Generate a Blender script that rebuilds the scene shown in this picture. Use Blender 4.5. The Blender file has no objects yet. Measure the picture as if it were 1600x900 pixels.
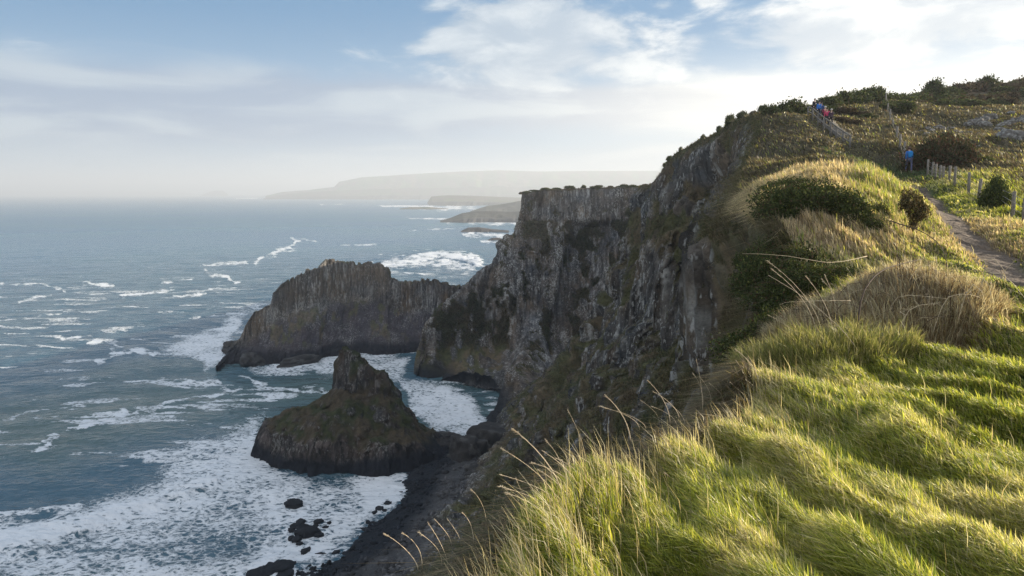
import bpy, math, random
import numpy as np
from mathutils import Vector, Matrix
R = math.radians
S = bpy.context.scene
COL = S.collection
# ------------------------------------------------------------------ camera
H = 80.0                       # eye height above the sea
PITCH = R(8.0)
FPX = 24 / 36 * 1600
cd = bpy.data.cameras.new('camera'); cam = bpy.data.objects.new('camera', cd); COL.objects.link(cam)
cd.lens = 24; cd.sensor_width = 36; cd.clip_start = .1; cd.clip_end = 60000
cam.location = (0, 0, H); cam.rotation_euler = (math.pi / 2 - PITCH, 0, 0)
S.camera = cam
S.view_settings.view_transform = 'Standard'; S.view_settings.look = 'None'
S.view_settings.exposure = 1.0; S.view_settings.gamma = 1
S.cycles.use_denoising = True
S.cycles.denoising_prefilter = 'NONE'
S.cycles.max_bounces = 5; S.cycles.diffuse_bounces = 2; S.cycles.glossy_bounces = 2
S.cycles.transmission_bounces = 3; S.cycles.volume_bounces = 0; S.cycles.transparent_max_bounces = 4
S.cycles.caustics_reflective = False; S.cycles.caustics_refractive = False
# ------------------------------------------------------------------ light
SUN_AZ, SUN_EL = 66.0, 15.5    # degrees right of the view axis, above the horizon
sd = Vector((math.sin(R(SUN_AZ)) * math.cos(R(SUN_EL)), math.cos(R(SUN_AZ)) * math.cos(R(SUN_EL)), math.sin(R(SUN_EL))))
sl = bpy.data.lights.new('sun', 'SUN'); so = bpy.data.objects.new('sun', sl); COL.objects.link(so)
sl.energy = 5.0; sl.angle = R(0.5); sl.color = (1, .86, .66)
so.rotation_euler = (-sd).to_track_quat('-Z', 'Y').to_euler()
so.location = (200, 100, 300)

class NB:                      # tiny helper to write node maths as expressions
    def __init__(s, tree): s.t = tree; s.n = tree.nodes; s.l = tree.links
    def node(s, typ, **kw):
        n = s.n.new(typ)
        for k, v in kw.items(): setattr(n, k, v)
        return n
    def put(s, sock, v):
        if v is None: return
        if isinstance(v, bpy.types.NodeSocket): s.l.new(v, sock)
        else: sock.default_value = v
    def m(s, op, a, b=None, c=None, clamp=False):
        n = s.node('ShaderNodeMath', operation=op, use_clamp=clamp)
        s.put(n.inputs[0], a); s.put(n.inputs[1], b); s.put(n.inputs[2], c)
        return n.outputs[0]
    def vm(s, op, a, b=None, sc=None):
        n = s.node('ShaderNodeVectorMath', operation=op)
        s.put(n.inputs[0], a); s.put(n.inputs[1], b)
        if sc is not None: s.put(n.inputs['Scale'], sc)
        return n.outputs['Value'] if op in ('DOT_PRODUCT', 'LENGTH') else n.outputs[0]
    def comb(s, x, y, z):
        n = s.node('ShaderNodeCombineXYZ'); s.put(n.inputs[0], x); s.put(n.inputs[1], y); s.put(n.inputs[2], z); return n.outputs[0]
    def noise(s, vec, scale, detail=4, rough=.5, dist=0, out='Fac'):
        n = s.node('ShaderNodeTexNoise'); s.put(n.inputs['Vector'], vec); s.put(n.inputs['Scale'], scale)
        n.inputs['Detail'].default_value = detail; n.inputs['Roughness'].default_value = rough; n.inputs['Distortion'].default_value = dist
        return n.outputs[out]
    def ramp(s, v, a, b, c=0., d=1., smooth=True):
        n = s.node('ShaderNodeMapRange', interpolation_type='SMOOTHSTEP' if smooth else 'LINEAR')
        s.put(n.inputs[0], v)
        for k, x in zip((1, 2, 3, 4), (a, b, c, d)): s.put(n.inputs[k], x)
        return n.outputs[0]
    def mix(s, f, a, b, mode='MIX'):
        n = s.node('ShaderNodeMix', data_type='RGBA', blend_type=mode)
        s.put(n.inputs[0], f)
        for k, x in ((6, a), (7, b)):
            s.put(n.inputs[k], tuple(x) + (1,) if isinstance(x, (tuple, list)) and len(x) == 3 else x)
        return n.outputs[2]

W = bpy.data.worlds.new('World'); S.world = W; W.use_nodes = True
nb = NB(W.node_tree)
for n in list(nb.n): nb.n.remove(n)
sky = nb.node('ShaderNodeTexSky', sky_type='NISHITA', sun_disc=False)
sky.sun_elevation = R(SUN_EL); sky.sun_rotation = R(SUN_AZ); sky.altitude = 50; sky.air_density = 1.0; sky.dust_density = .6; sky.ozone_density = 1.5
D = nb.node('ShaderNodeTexCoord').outputs['Generated']
sx = nb.node('ShaderNodeSeparateXYZ'); nb.put(sx.inputs[0], D)
az = nb.m('MULTIPLY', nb.m('ARCTAN2', sx.outputs[0], sx.outputs[1]), 57.2958)
el = nb.m('MULTIPLY', nb.m('ARCSINE', sx.outputs[2]), 57.2958)
def blob(a0, e0, wa, we, tilt=0.):
    da = nb.m('SUBTRACT', az, a0)
    de = nb.m('SUBTRACT', nb.m('SUBTRACT', el, e0), nb.m('MULTIPLY', da, tilt))
    q = nb.m('ADD', nb.m('POWER', nb.m('ABSOLUTE', nb.m('DIVIDE', da, wa)), 2.), nb.m('POWER', nb.m('ABSOLUTE', nb.m('DIVIDE', de, we)), 2.))
    return nb.m('EXPONENT', nb.m('MULTIPLY', q, -1.))
def addall(*a):
    r = a[0]
    for x in a[1:]: r = nb.m('ADD', r, x)
    return r
pc = nb.comb(nb.m('MULTIPLY', az, .05), nb.m('MULTIPLY', el, .13), 0.)
pf = nb.comb(nb.m('MULTIPLY', az, .022), nb.m('MULTIPLY', el, .12), 3.7)
n1 = nb.noise(pc, 2.6, 9, .58, .3)
n2 = nb.noise(pf, 3.2, 8, .55, .6)
n3 = nb.noise(pc, 9., 6, .6, .2)
# puffy bright cloud: middle top and the bank to the right
cov = addall(nb.m('MULTIPLY', blob(1.0, 12.0, 9.5, 4.6, .02), .86), nb.m('MULTIPLY', blob(28, 11.8, 14, 3.2, .09), .86), nb.m('MULTIPLY', blob(15.2, 14.5, 1.1, .5), .6),
             nb.m('MULTIPLY', blob(11.9, 14.2, 1.0, .4), .4), nb.m('MULTIPLY', blob(60, 25, 22, 14), .6), nb.m('MULTIPLY', blob(-90, 30, 40, 16), .35), nb.m('MULTIPLY', blob(150, 30, 60, 20), .4))
puff = nb.ramp(addall(cov, nb.m('MULTIPLY', nb.m('SUBTRACT', n1, .5), 1.7), nb.m('MULTIPLY', nb.m('SUBTRACT', n3, .5), .22)), .24, .62)
# long soft veils low in the sky
vcov = addall(nb.m('MULTIPLY', blob(-9, 7.6, 22, 2.0, -.03), .5), nb.m('MULTIPLY', blob(-30, 6.0, 26, 2.6, 0.), .75), nb.m('MULTIPLY', blob(14, 7.2, 20, 1.6, .02), .7), nb.m('MULTIPLY', nb.ramp(el, 10., 0.), .45))
veil = nb.ramp(addall(vcov, nb.m('MULTIPLY', nb.m('SUBTRACT', n2, .5), 1.0)), .12, .75)
sunv = nb.vm('DOT_PRODUCT', D, tuple(sd))
warm = nb.ramp(sunv, .25, 1.)
base = nb.mix(1., sky.outputs[0], (.092, .092, .092), 'MULTIPLY')
deep = nb.mix(nb.ramp(el, 4., 15.), (.17, .27, .39), (.050, .158, .30))
base = nb.mix(.85, base, deep)
veilc = nb.mix(warm, (.17, .225, .315), (.50, .48, .46))
veilc = nb.mix(nb.ramp(n2, .42, .66), veilc, nb.mix(warm, (.30, .35, .40), (.72, .68, .61)))
c1 = nb.mix(nb.m('MULTIPLY', veil, .85), base, veilc)
puffc = nb.mix(nb.ramp(n1, .42, .68), nb.mix(warm, (.24, .30, .37), (.42, .45, .48)), nb.mix(warm, (.42, .46, .49), (.74, .72, .67)))
c2 = nb.mix(nb.m('MULTIPLY', puff, .88), c1, puffc)
# glow of the low sun behind the hill and pale band over the horizon
glow = blob(SUN_AZ - 18, 6.0, 34, 3.6)
c3 = nb.mix(nb.m('MULTIPLY', glow, .82), c2, (.95, .88, .76))
hz = nb.m('MULTIPLY', nb.ramp(el, 5., 0.), .8)
c4 = nb.mix(hz, c3, nb.mix(nb.ramp(az, -40., 30.), (.27, .345, .40), (.56, .55, .52)))
# bright cloud added overhead and behind the viewer, out of view, to lift shaded cliffs
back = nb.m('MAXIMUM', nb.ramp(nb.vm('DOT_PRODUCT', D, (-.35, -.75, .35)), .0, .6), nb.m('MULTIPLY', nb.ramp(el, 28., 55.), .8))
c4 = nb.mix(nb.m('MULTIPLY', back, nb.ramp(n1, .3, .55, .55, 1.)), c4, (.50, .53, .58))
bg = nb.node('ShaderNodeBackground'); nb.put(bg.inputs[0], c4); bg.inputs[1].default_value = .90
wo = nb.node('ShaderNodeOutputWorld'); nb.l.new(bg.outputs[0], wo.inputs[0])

# ------------------------------------------------------------------ maths
def P(u, v, Y=None, z=None):
    """the point where the line of sight through photo pixel (u,v) meets the depth Y or the height z (relative to the eye)"""
    a = (u - 800) / FPX; b = (450 - v) / FPX
    c, s = math.cos(PITCH), math.sin(PITCH)
    d = np.array((a, c + s * b, -s + c * b))
    return d * (Y / d[1]) if Y is not None else d * (z / d[2])
def chart(x, y, z):
    """bearing chart of world points (used to lay out foam on the sea)"""
    c, s = math.cos(PITCH), math.sin(PITCH)
    zz = z - H; dep = y * c - zz * s; up = y * s + zz * c
    dep = np.maximum(dep, 1.)
    return 800 + FPX * x / dep, 450 - FPX * up / dep
RNG = np.random.RandomState(7)
TAB = RNG.rand(65536)
def vnoise(x, y, z=0., seed=0):
    x, y, z = np.broadcast_arrays(np.asarray(x, float), np.asarray(y, float), np.asarray(z, float))
    xi = np.floor(x); yi = np.floor(y); zi = np.floor(z)
    fx = x - xi; fy = y - yi; fz = z - zi
    fx = fx * fx * fx * (fx * (fx * 6 - 15) + 10); fy = fy * fy * fy * (fy * (fy * 6 - 15) + 10); fz = fz * fz * (3 - 2 * fz)
    xi = xi.astype(np.int64); yi = yi.astype(np.int64); zi = zi.astype(np.int64) + seed * 131
    def h(a, b, c): return TAB[((a * 73856093) ^ (b * 19349663) ^ (c * 83492791)) & 65535]
    def lerp(a, b, t): return a + (b - a) * t
    r = []
    zs = (0, 1) if np.any(fz) else (0,)
    for dz in zs:
        r.append(lerp(lerp(h(xi, yi, zi + dz), h(xi + 1, yi, zi + dz), fx), lerp(h(xi, yi + 1, zi + dz), h(xi + 1, yi + 1, zi + dz), fx), fy))
    return r[0] if len(r) == 1 else lerp(r[0], r[1], fz)
def fbm(x, y, z=0., o=4, seed=0, g=.5):
    s = 0; a = 1; t = 0; f = 1.
    for k in range(o):
        s = s + a * vnoise(x * f + k * 17.3, y * f + k * 9.1, np.asarray(z) * f, seed + k); t += a; a *= g; f *= 2.03
    return s / t
def rnd(i, j=0, seed=0):
    i = np.asarray(i).astype(np.int64); j = np.asarray(j).astype(np.int64)
    return TAB[((i * 73856093) ^ (j * 19349663) ^ ((seed + 5) * 83492791)) & 65535]
def sst(a, b, x):
    t = np.clip((x - a) / (b - a), 0, 1); return t * t * (3 - 2 * t)
def hermite(tk, P_, t):
    """smooth curve through P_ (K,...) at parameters tk, sampled at t"""
    tk = np.asarray(tk, float); P_ = np.asarray(P_, float)
    m = np.zeros_like(P_); K = len(tk)
    for i in range(K):
        a = max(i - 1, 0); b = min(i + 1, K - 1)
        m[i] = (P_[b] - P_[a]) / (tk[b] - tk[a])
    idx = np.clip(np.searchsorted(tk, t) - 1, 0, K - 2)
    h = tk[idx + 1] - tk[idx]; s = (t - tk[idx]) / h
    sh = (len(t),) + (1,) * (P_.ndim - 1)
    s = s.reshape(sh); h = h.reshape(sh)
    return (2 * s**3 - 3 * s**2 + 1) * P_[idx] + (s**3 - 2 * s**2 + s) * h * m[idx] + (-2 * s**3 + 3 * s**2) * P_[idx + 1] + (s**3 - s**2) * h * m[idx + 1]
def resample(knots, n):
    """knots (K,3) -> n points evenly along a smooth curve, with the fractional knot index of each"""
    K = len(knots); t = np.linspace(0, K - 1, 60 * K)
    c = hermite(np.arange(K), knots, t)
    d = np.concatenate(([0], np.cumsum(np.linalg.norm(np.diff(c, axis=0), axis=1))))
    q = np.linspace(0, d[-1], n); tt = np.interp(q, d, t)
    return np.stack([np.interp(q, d, c[:, k]) for k in range(3)], 1), tt
def normals(G):
    a = np.gradient(G, axis=0); b = np.gradient(G, axis=1)
    n = np.cross(a, b); return n / (np.linalg.norm(n, axis=2, keepdims=True) + 1e-9)
def columns(x, y, z, w=1.5, seed=0):
    """jointed basalt: upright columns of width about w standing in plan; returns bulge (0..1.3) and a column number"""
    wx = x / w + .7 * (vnoise(x / (3 * w), y / (3 * w), z / 14., seed=seed) - .5); wy = y / w + .7 * (vnoise(x / (3 * w), y / (3 * w), z / 14., seed=seed + 1) - .5)
    i = np.floor(wx); wy = wy + .5 * (i % 2); j = np.floor(wy); fi = wx - i - .5; fj = wy - j - .5
    fi = fi - .3 * (rnd(i, j, seed + 2) - .5); fj = fj - .3 * (rnd(i, j, seed + 3) - .5)
    prof = np.sqrt(np.clip(1 - 2.6 * (fi * fi + fj * fj), 0, 1))
    k = i * 57 + j
    blk = np.floor(z / (2.0 + 3 * rnd(k, 3, seed)) + rnd(k, 9, seed) * 7)
    return prof * .45 + rnd(k, 1, seed) * .5 + rnd(k, blk, seed + 2) * .35, k
# ------------------------------------------------------------------ objects
def tag(o, label=None, cat=None, group=None, kind=None):
    for k, v in (('label', label), ('category', cat), ('group', group), ('kind', kind)):
        if v: o[k] = v
    return o
def empty(name, loc=(0, 0, 0), rz=0.):
    o = bpy.data.objects.new(name, None); COL.objects.link(o); o.location = loc; o.rotation_euler = (0, 0, rz); o.empty_display_size = .3
    return o
def link(name, me, parent=None, mat=None):
    o = bpy.data.objects.new(name, me); COL.objects.link(o)
    if parent is not None: o.parent = parent
    if mat is not None and len(me.materials) == 0: me.materials.append(mat)
    return o
def mesh_np(name, V, loops, sizes, mat, cols=None, smooth=False, attrs=None):
    me = bpy.data.meshes.new(name)
    V = np.ascontiguousarray(V, dtype=np.float32); loops = np.asarray(loops, np.int32).ravel(); sizes = np.asarray(sizes, np.int32)
    me.vertices.add(len(V)); me.vertices.foreach_set('co', V.ravel())
    me.loops.add(len(loops)); me.loops.foreach_set('vertex_index', loops)
    me.polygons.add(len(sizes)); st = np.concatenate(([0], np.cumsum(sizes)[:-1])).astype(np.int32)
    me.polygons.foreach_set('loop_start', st); me.polygons.foreach_set('loop_total', sizes)
    if smooth: me.polygons.foreach_set('use_smooth', np.ones(len(sizes), bool))
    if cols is not None:
        a = me.attributes.new('Col', 'FLOAT_COLOR', 'POINT')
        c = np.ones((len(V), 4), np.float32); c[:, :3] = cols; a.data.foreach_set('color', c.ravel())
    for k, v in (attrs or {}).items():
        a = me.attributes.new(k, 'FLOAT', 'POINT'); a.data.foreach_set('value', np.asarray(v, np.float32).ravel())
    me.update(calc_edges=True)
    if mat is not None: me.materials.append(mat)
    return me
def grid_faces(n, m, flip=False):
    i = np.arange(n * m).reshape(n, m)
    q = np.stack([i[:-1, :-1], i[1:, :-1], i[1:, 1:], i[:-1, 1:]], -1).reshape(-1, 4)
    if flip: q = q[:, ::-1]
    return q
def grid_obj(name, G, mat, C=None, attrs=None, flip=False, keep=None):
    n, m = G.shape[:2]; q = grid_faces(n, m, flip)
    if keep is not None:
        q = q[keep.reshape(-1)]
    V = G.reshape(-1, 3) + np.array((0, 0, 0))
    me = mesh_np(name, V, q, np.full(len(q), 4), mat, None if C is None else C.reshape(-1, 3), True, attrs)
    return link(name, me)
# ------------------------------------------------------------------ materials
def pmat(name, rough=.85, spec=.3):
    m = bpy.data.materials.new(name); m.use_nodes = True
    b = NB(m.node_tree); bs = b.n['Principled BSDF']; bs.inputs['Roughness'].default_value = rough; bs.inputs['Specular IOR Level'].default_value = spec
    return m, b, bs
def land_mat(name, fs, bump, var=.5, rough=.9, lichen=False):
    m, b, bs = pmat(name, rough, .2)
    pos = b.node('ShaderNodeNewGeometry').outputs['Position']
    c = b.node('ShaderNodeVertexColor', layer_name='Col').outputs[0]
    f1 = b.noise(pos, fs, 6, .65); f2 = b.noise(pos, fs * 5, 3, .6)
    f = b.m('ADD', b.m('MULTIPLY', f1, .65), b.m('MULTIPLY', f2, .35))
    k = b.ramp(f, .3, .7, 1 - var, 1 + var, False)
    cc = b.vm('SCALE', c, sc=k)
    if lichen:
        rkm = b.node('ShaderNodeAttribute', attribute_name='rk').outputs['Fac']
        pv_ = b.vm('MULTIPLY', pos, (1, 1, .38))
        l1 = b.noise(pv_, 1.9, 5, .62); l2 = b.noise(b.vm('MULTIPLY', pos, (1, 1, .6)), .12, 3, .5)
        lm = b.m('MULTIPLY', b.m('MULTIPLY', b.ramp(b.m('ADD', l1, b.m('MULTIPLY', l2, .5)), .80, .90), rkm), .75)
        cr = b.m('MULTIPLY', b.ramp(b.noise(b.vm('MULTIPLY', pos, (1, 1, .18)), 1.3, 4, .6), .56, .66), rkm)
        cc = b.mix(b.m('MULTIPLY', cr, .6), cc, (.018, .016, .016))
        cc = b.mix(lm, cc, (.36, .355, .33))
    b.put(bs.inputs['Base Color'], cc)
    bn = b.node('ShaderNodeBump'); bn.inputs['Strength'].default_value = 1; bn.inputs['Distance'].default_value = bump
    b.put(bn.inputs['Height'], f); b.put(bs.inputs['Normal'], bn.outputs[0])
    return m
M_CLIFF = land_mat('basalt_and_turf', .9, .5, .55, .9, True)
M_FAR = land_mat('far_land', .01, 8., .3)
M_BEACH = land_mat('dark_pebbles', 1.6, .3, .7, .75)
M_ROCK = land_mat('boulder_rock', 2.2, .12, .5)
def leaf_mat(name, trans=.4, gloss=.0):
    m = bpy.data.materials.new(name); m.use_nodes = True; b = NB(m.node_tree)
    for n in list(b.n): b.n.remove(n)
    c = b.node('ShaderNodeVertexColor', layer_name='Col').outputs[0]
    pos = b.node('ShaderNodeNewGeometry').outputs['Position']
    k = b.ramp(b.noise(pos, 3.1, 3, .6), .3, .7, .8, 1.2, False)
    c = b.vm('SCALE', c, sc=k)
    d = b.node('ShaderNodeBsdfDiffuse'); t = b.node('ShaderNodeBsdfTranslucent'); g = b.node('ShaderNodeBsdfGlossy')
    g.inputs['Roughness'].default_value = .45; g.inputs['Color'].default_value = (.9, .9, .8, 1)
    b.put(d.inputs[0], c); b.put(t.inputs[0], b.vm('MULTIPLY', c, (1.25, 1.25, .8)))
    x = b.node('ShaderNodeMixShader'); x.inputs[0].default_value = trans; b.l.new(d.outputs[0], x.inputs[1]); b.l.new(t.outputs[0], x.inputs[2])
    y = b.node('ShaderNodeMixShader'); y.inputs[0].default_value = gloss; b.l.new(x.outputs[0], y.inputs[1]); b.l.new(g.outputs[0], y.inputs[2])
    o = b.node('ShaderNodeOutputMaterial'); b.l.new(y.outputs[0], o.inputs[0])
    return m
M_GRASS = leaf_mat('grass_blades', .5, .05)
M_GORSE = leaf_mat('gorse_leaves', .2, .02)
def flat_mat(name, col, rough=.8, var=.25, sc=8.):
    m, b, bs = pmat(name, rough, .3)
    tc = b.node('ShaderNodeTexCoord').outputs['Object']
    k = b.ramp(b.noise(tc, sc, 5, .6), .3, .7, 1 - var, 1 + var, False)
    b.put(bs.inputs['Base Color'], b.vm('SCALE', tuple(col), sc=k)); return m
M_WOOD = flat_mat('weathered_timber', (.20, .18, .155), .85, .4, 14)
M_RAILW = flat_mat('grey_rail_timber', (.15, .14, .125), .85, .3, 6)
M_WIRE = flat_mat('fence_wire', (.32, .32, .31), .5)
M_STALK = flat_mat('dry_stalk', (.62, .50, .33), .8, .3, 30)
M_DARKSTEM = flat_mat('dark_stem', (.07, .045, .03), .8, .4, 20)
M_STEM = flat_mat('gorse_stem', (.10, .075, .05), .9)
# ================================================================== SEA
def polyd(U, V, pts):
    d = np.full(U.shape, 1e9)
    for (a, b), (c, e) in zip(pts[:-1], pts[1:]):
        vx, vy = c - a, e - b; L = vx * vx + vy * vy
        t = np.clip(((U - a) * vx + (V - b) * vy) / L, 0, 1)
        d = np.minimum(d, np.hypot(U - a - t * vx, V - b - t * vy))
    return d
def inpoly(U, V, pts):
    r = np.zeros(U.shape, bool); n = len(pts)
    for i in range(n):
        (x1, y1), (x2, y2) = pts[i], pts[(i + 1) % n]
        if y1 == y2: continue
        c = (V > min(y1, y2)) & (V <= max(y1, y2)) & (U < (V - y1) * (x2 - x1) / (y2 - y1) + x1)
        r ^= c
    return r
def polymask(U, V, pts, soft):
    d = polyd(U, V, pts + [pts[0]]); s = np.where(inpoly(U, V, pts), d, -d)
    return sst(-soft, soft, s)
def build_sea():
    ang = np.concatenate((np.linspace(R(42), R(33), 40)[:-1], np.linspace(R(33), R(4), 760)[:-1], np.geomspace(R(4), math.atan(H / 20000), 160)))
    r = H / np.tan(ang)
    azs = R(1) * np.concatenate((np.linspace(-110, -48, 60)[:-1], np.linspace(-48, 6, 900)[:-1], np.linspace(6, 90, 120)))
    rr, aa = np.meshgrid(r, azs, indexing='ij')
    x = rr * np.sin(aa); y = rr * np.cos(aa)
    U, V = chart(x, y, 0.)
    wx = x + 12 * (fbm(x / 40, y / 40, o=2, seed=3) - .5); wy = y + 12 * (fbm(x / 40, y / 40, o=2, seed=4) - .5)
    near = sst(2200, 300, rr)
    # swell runs in towards the beach (from upper left to the shore on the right)
    th = R(-62); q = wx * math.cos(th) + wy * math.sin(th)
    z = .38 * np.sin(q / 4.6 + 2 * fbm(x / 60, y / 60, o=2, seed=9)) * fbm(x / 35, y / 35, o=2, seed=8)
    z += .55 * (fbm(wx / 9, wy / 5.5, o=4, seed=11) - .5) + .9 * (fbm(wx / 34, wy / 18, o=3, seed=12) - .5)
    foam = np.zeros_like(x); turb = np.zeros_like(x)
    wa, wb, wc_ = fbm(U / 24, V / 9, o=4, seed=51), fbm(U / 24, V / 9, o=4, seed=52), fbm(U / 11, V / 2.6, o=4, seed=53); wc_ = np.clip(wc_ * 1.3 - .1, 0, 1)
    def line(pts, w, a, lift=0.):
        nonlocal foam, z
        wob = 1 + 1.1 * (fbm(x / 9, y / 9, o=3, seed=21) - .5) * 2
        k = np.exp(-(polyd(U + 34 * (wa - .5), V + 9 * (wb - .5) * np.minimum(1, 500 / rr), pts) / (w * 1.25 * np.maximum(wob, .25)))**2)
        foam = np.maximum(foam, a * (.98 - .10 * sst(300, 700, rr)) * k * (.15 + 1.3 * wc_)); z = z + lift * k
    def area(pts, soft, a):
        nonlocal foam
        dU = 26 * (fbm(x / 12, y / 12, o=4, seed=31) - .5); dV = 16 * (fbm(x / 12, y / 12, o=4, seed=32) - .5)
        foam = np.maximum(foam, a * polymask(U + dU, V + dV, pts, soft))
    area([(-60, 960), (-60, 800), (60, 808), (150, 775), (235, 745), (262, 700), (330, 672), (412, 640), (430, 720), (520, 745), (640, 730), (650, 770), (560, 850), (480, 920), (450, 960)], 30, .60)
    area([(-60, 830), (60, 812), (190, 785), (300, 770), (340, 745), (330, 790), (210, 820), (90, 850), (-60, 885)], 20, .80)
    area([(300, 700), (400, 660), (430, 725), (500, 745), (480, 770), (360, 760)], 20, .70)
    area([(540, 745), (600, 730), (640, 735), (640, 775), (585, 820), (520, 860), (470, 890), (430, 885), (520, 820), (560, 790)], 14, .74)
    area([(385, 575), (470, 556), (520, 552), (560, 546), (650, 556), (632, 590), (690, 598), (735, 612), (762, 650), (760, 684), (700, 688), (655, 655), (625, 600), (560, 585), (480, 580), (400, 590)], 9, .58)
    area([(640, 606), (700, 600), (740, 625), (755, 660), (700, 672), (650, 640)], 9, .72)
    area([(250, 545), (300, 520), (345, 505), (385, 478), (372, 520), (352, 545), (350, 568), (320, 580), (300, 560)], 10, .66)
    area([(700, 690), (722, 690), (742, 700), (730, 715), (705, 705)], 5, .6)
    foam *= 1 - .35 * polymask(U, V, [(200, 850), (330, 815), (420, 830), (380, 880), (240, 890)], 25)
    for pts, w, a, l in [([(-40, 446), (60, 443), (105, 455)], 2.2, .66, .2), ([(20, 472), (75, 460), (70, 466)], 2.2, .7, 0), ([(138, 443), (172, 447)], 2.6, .8, .3),
                      ([(195, 461), (230, 458), (262, 456)], 3.5, .85, .4), ([(276, 465), (318, 457)], 3., .8, .3), ([(250, 440), (300, 437)], 1.5, .6, 0), ([(328, 414), (380, 411)], 3.4, .84, .3),
                      ([(325, 424), (352, 432), (362, 441)], 3., .8, .3), ([(328, 452), (368, 450)], 2., .7, 0), ([(400, 412), (432, 395), (462, 384), (462, 374)], 2.6, .7, .2), ([(435, 390), (462, 388)], 4., .8, 0),
                      ([(468, 372), (490, 378)], 1.6, .6, 0), ([(105, 669), (150, 660), (182, 652), (192, 641)], 3.4, .92, .5), ([(58, 703), (75, 694), (84, 682)], 3.2, .86, .3), ([(155, 565), (175, 553), (205, 547), (240, 551)], 3., .82, .3),
                      ([(145, 534), (165, 533), (192, 541)], 2.8, .8, .2), ([(100, 528), (150, 522)], 1.8, .66, 0), ([(212, 647), (260, 628), (330, 617), (375, 608)], 3.2, .66, .2), ([(250, 595), (330, 596), (375, 622)], 3., .6, 0),
                      ([(0, 500), (60, 492), (120, 488)], 2., .6, 0), ([(0, 658), (60, 640), (130, 633)], 3., .58, 0), ([(380, 590), (420, 606), (520, 612)], 3.4, .66, 0), ([(300, 497), (360, 492), (420, 480)], 2., .6, 0),
                      ([(590, 416), (640, 407), (690, 399), (725, 401), (748, 412)], 6., .98, 2.2), ([(600, 413), (660, 405), (735, 417)], 9., .82, .3), ([(700, 430), (560, 424)], 3., .6, 0), ([(700, 345), (812, 349), (820, 360)], 4.5, .8, 0), ([(640, 341), (700, 343)], 1.5, .75, 0),
                      ([(660, 325), (740, 326), (800, 333)], 3., .85, 0), ([(720, 366), (800, 368)], 4., .75, 0), ([(745, 376), (800, 378)], 3., .75, 0), ([(600, 322), (720, 322)], 1.2, .8, 0), ([(370, 310.3), (560, 308.8), (700, 309.4)], .9, .95, 0), ([(500, 320), (540, 319)], .9, .85, 0),
                      ([(640, 360), (740, 356)], 2., .55, 0), ([(520, 385), (600, 380)], 2., .5, 0)]:
        line(pts, w, a, l)
    line([(-60, 868), (60, 838), (170, 800), (260, 782), (330, 748)], 9, .98, 1.3); line([(-60, 815), (40, 800), (120, 790)], 5, .8, .5)
    sc = fbm(wx / 26, wy / 8, o=4, seed=41) ; belt = sst(1500, 250, rr) * sst(-.1, .25, aa + 1.1)
    foam = np.maximum(foam, .56 * sst(.58, .74, sc) * belt)
    turb = np.maximum(polymask(U, V, [(-80, 700), (-80, 640), (120, 610), (250, 585), (390, 595), (480, 580), (620, 570), (600, 640), (400, 650), (200, 690), (80, 730)], 40), .7 * sst(.5, .7, fbm(x / 80, y / 60, o=3, seed=44)) * sst(700, 200, rr))
    foam *= .62 + .76 * fbm(x / 9, y / 6, o=5, seed=57, g=.6)
    z = z * near - .12
    G = np.stack((x, y, z), -1)
    m, b, bs = pmat('sea_water', .1, .5)
    pos = b.node('ShaderNodeNewGeometry').outputs['Position']
    at = lambda n: b.node('ShaderNodeAttribute', attribute_name=n).outputs['Fac']
    fo, tu, fa = at('foam'), at('turbid'), at('far')
    flat = b.vm('MULTIPLY', pos, (1, 1, 0))
    dv = b.node('ShaderNodeTexNoise'); b.put(dv.inputs['Vector'], flat); dv.inputs['Scale'].default_value = .3; dv.inputs['Detail'].default_value = 4
    dist = b.vm('ADD', flat, b.vm('SCALE', b.vm('SUBTRACT', dv.outputs['Color'], (.5, .5, .5)), sc=3.2))
    st = b.vm('MULTIPLY', dist, (.8, 1.25, 1))
    v1 = b.node('ShaderNodeTexVoronoi', feature='DISTANCE_TO_EDGE'); b.put(v1.inputs['Vector'], st); v1.inputs['Scale'].default_value = .55
    v2 = b.node('ShaderNodeTexVoronoi', feature='DISTANCE_TO_EDGE'); b.put(v2.inputs['Vector'], st); v2.inputs['Scale'].default_value = 1.5
    nn = b.noise(st, .55, 8, .68, .6)
    lace = addall_b(b, b.m('MULTIPLY', b.ramp(v1.outputs[0], 0., .45, 1., 0.), .30), b.m('MULTIPLY', b.ramp(v2.outputs[0], 0., .4, 1., 0.), .16), b.m('MULTIPLY', b.ramp(nn, .25, .75, 0., 1., False), .62))
    th = b.m('SUBTRACT', 1.06, fo)
    fm = b.ramp(b.m('SUBTRACT', lace, th), -.10, .26)
    fm = b.m('MULTIPLY', fm, b.ramp(fo, .12, .4))
    big = b.noise(flat, .004, 3, .5)
    deep = b.mix(b.ramp(big, .35, .65), (.028, .115, .200), (.042, .140, .195))
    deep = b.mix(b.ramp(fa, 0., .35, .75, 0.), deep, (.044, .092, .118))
    wc = b.mix(b.m('MULTIPLY', tu, .8), deep, (.085, .125, .105))
    wc = b.mix(b.m('MULTIPLY', b.ramp(fo, .3, .9), .35), wc, (.12, .17, .18))
    b.put(bs.inputs['Base Color'], b.mix(fm, wc, (.72, .74, .76)))
    b.put(bs.inputs['Roughness'], b.m('ADD', b.m('MULTIPLY', fm, .55), b.m('ADD', .12, b.m('MULTIPLY', fa, .22))))
    bs.inputs['IOR'].default_value = 1.33
    rip = b.m('ADD', b.m('MULTIPLY', b.noise(b.vm('MULTIPLY', flat, (.7, 1.3, 1)), .45, 6, .6, .3), .7), b.m('MULTIPLY', b.noise(b.vm('MULTIPLY', flat, (.8, 1.4, 1)), .045, 4, .6), 6.))
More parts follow.
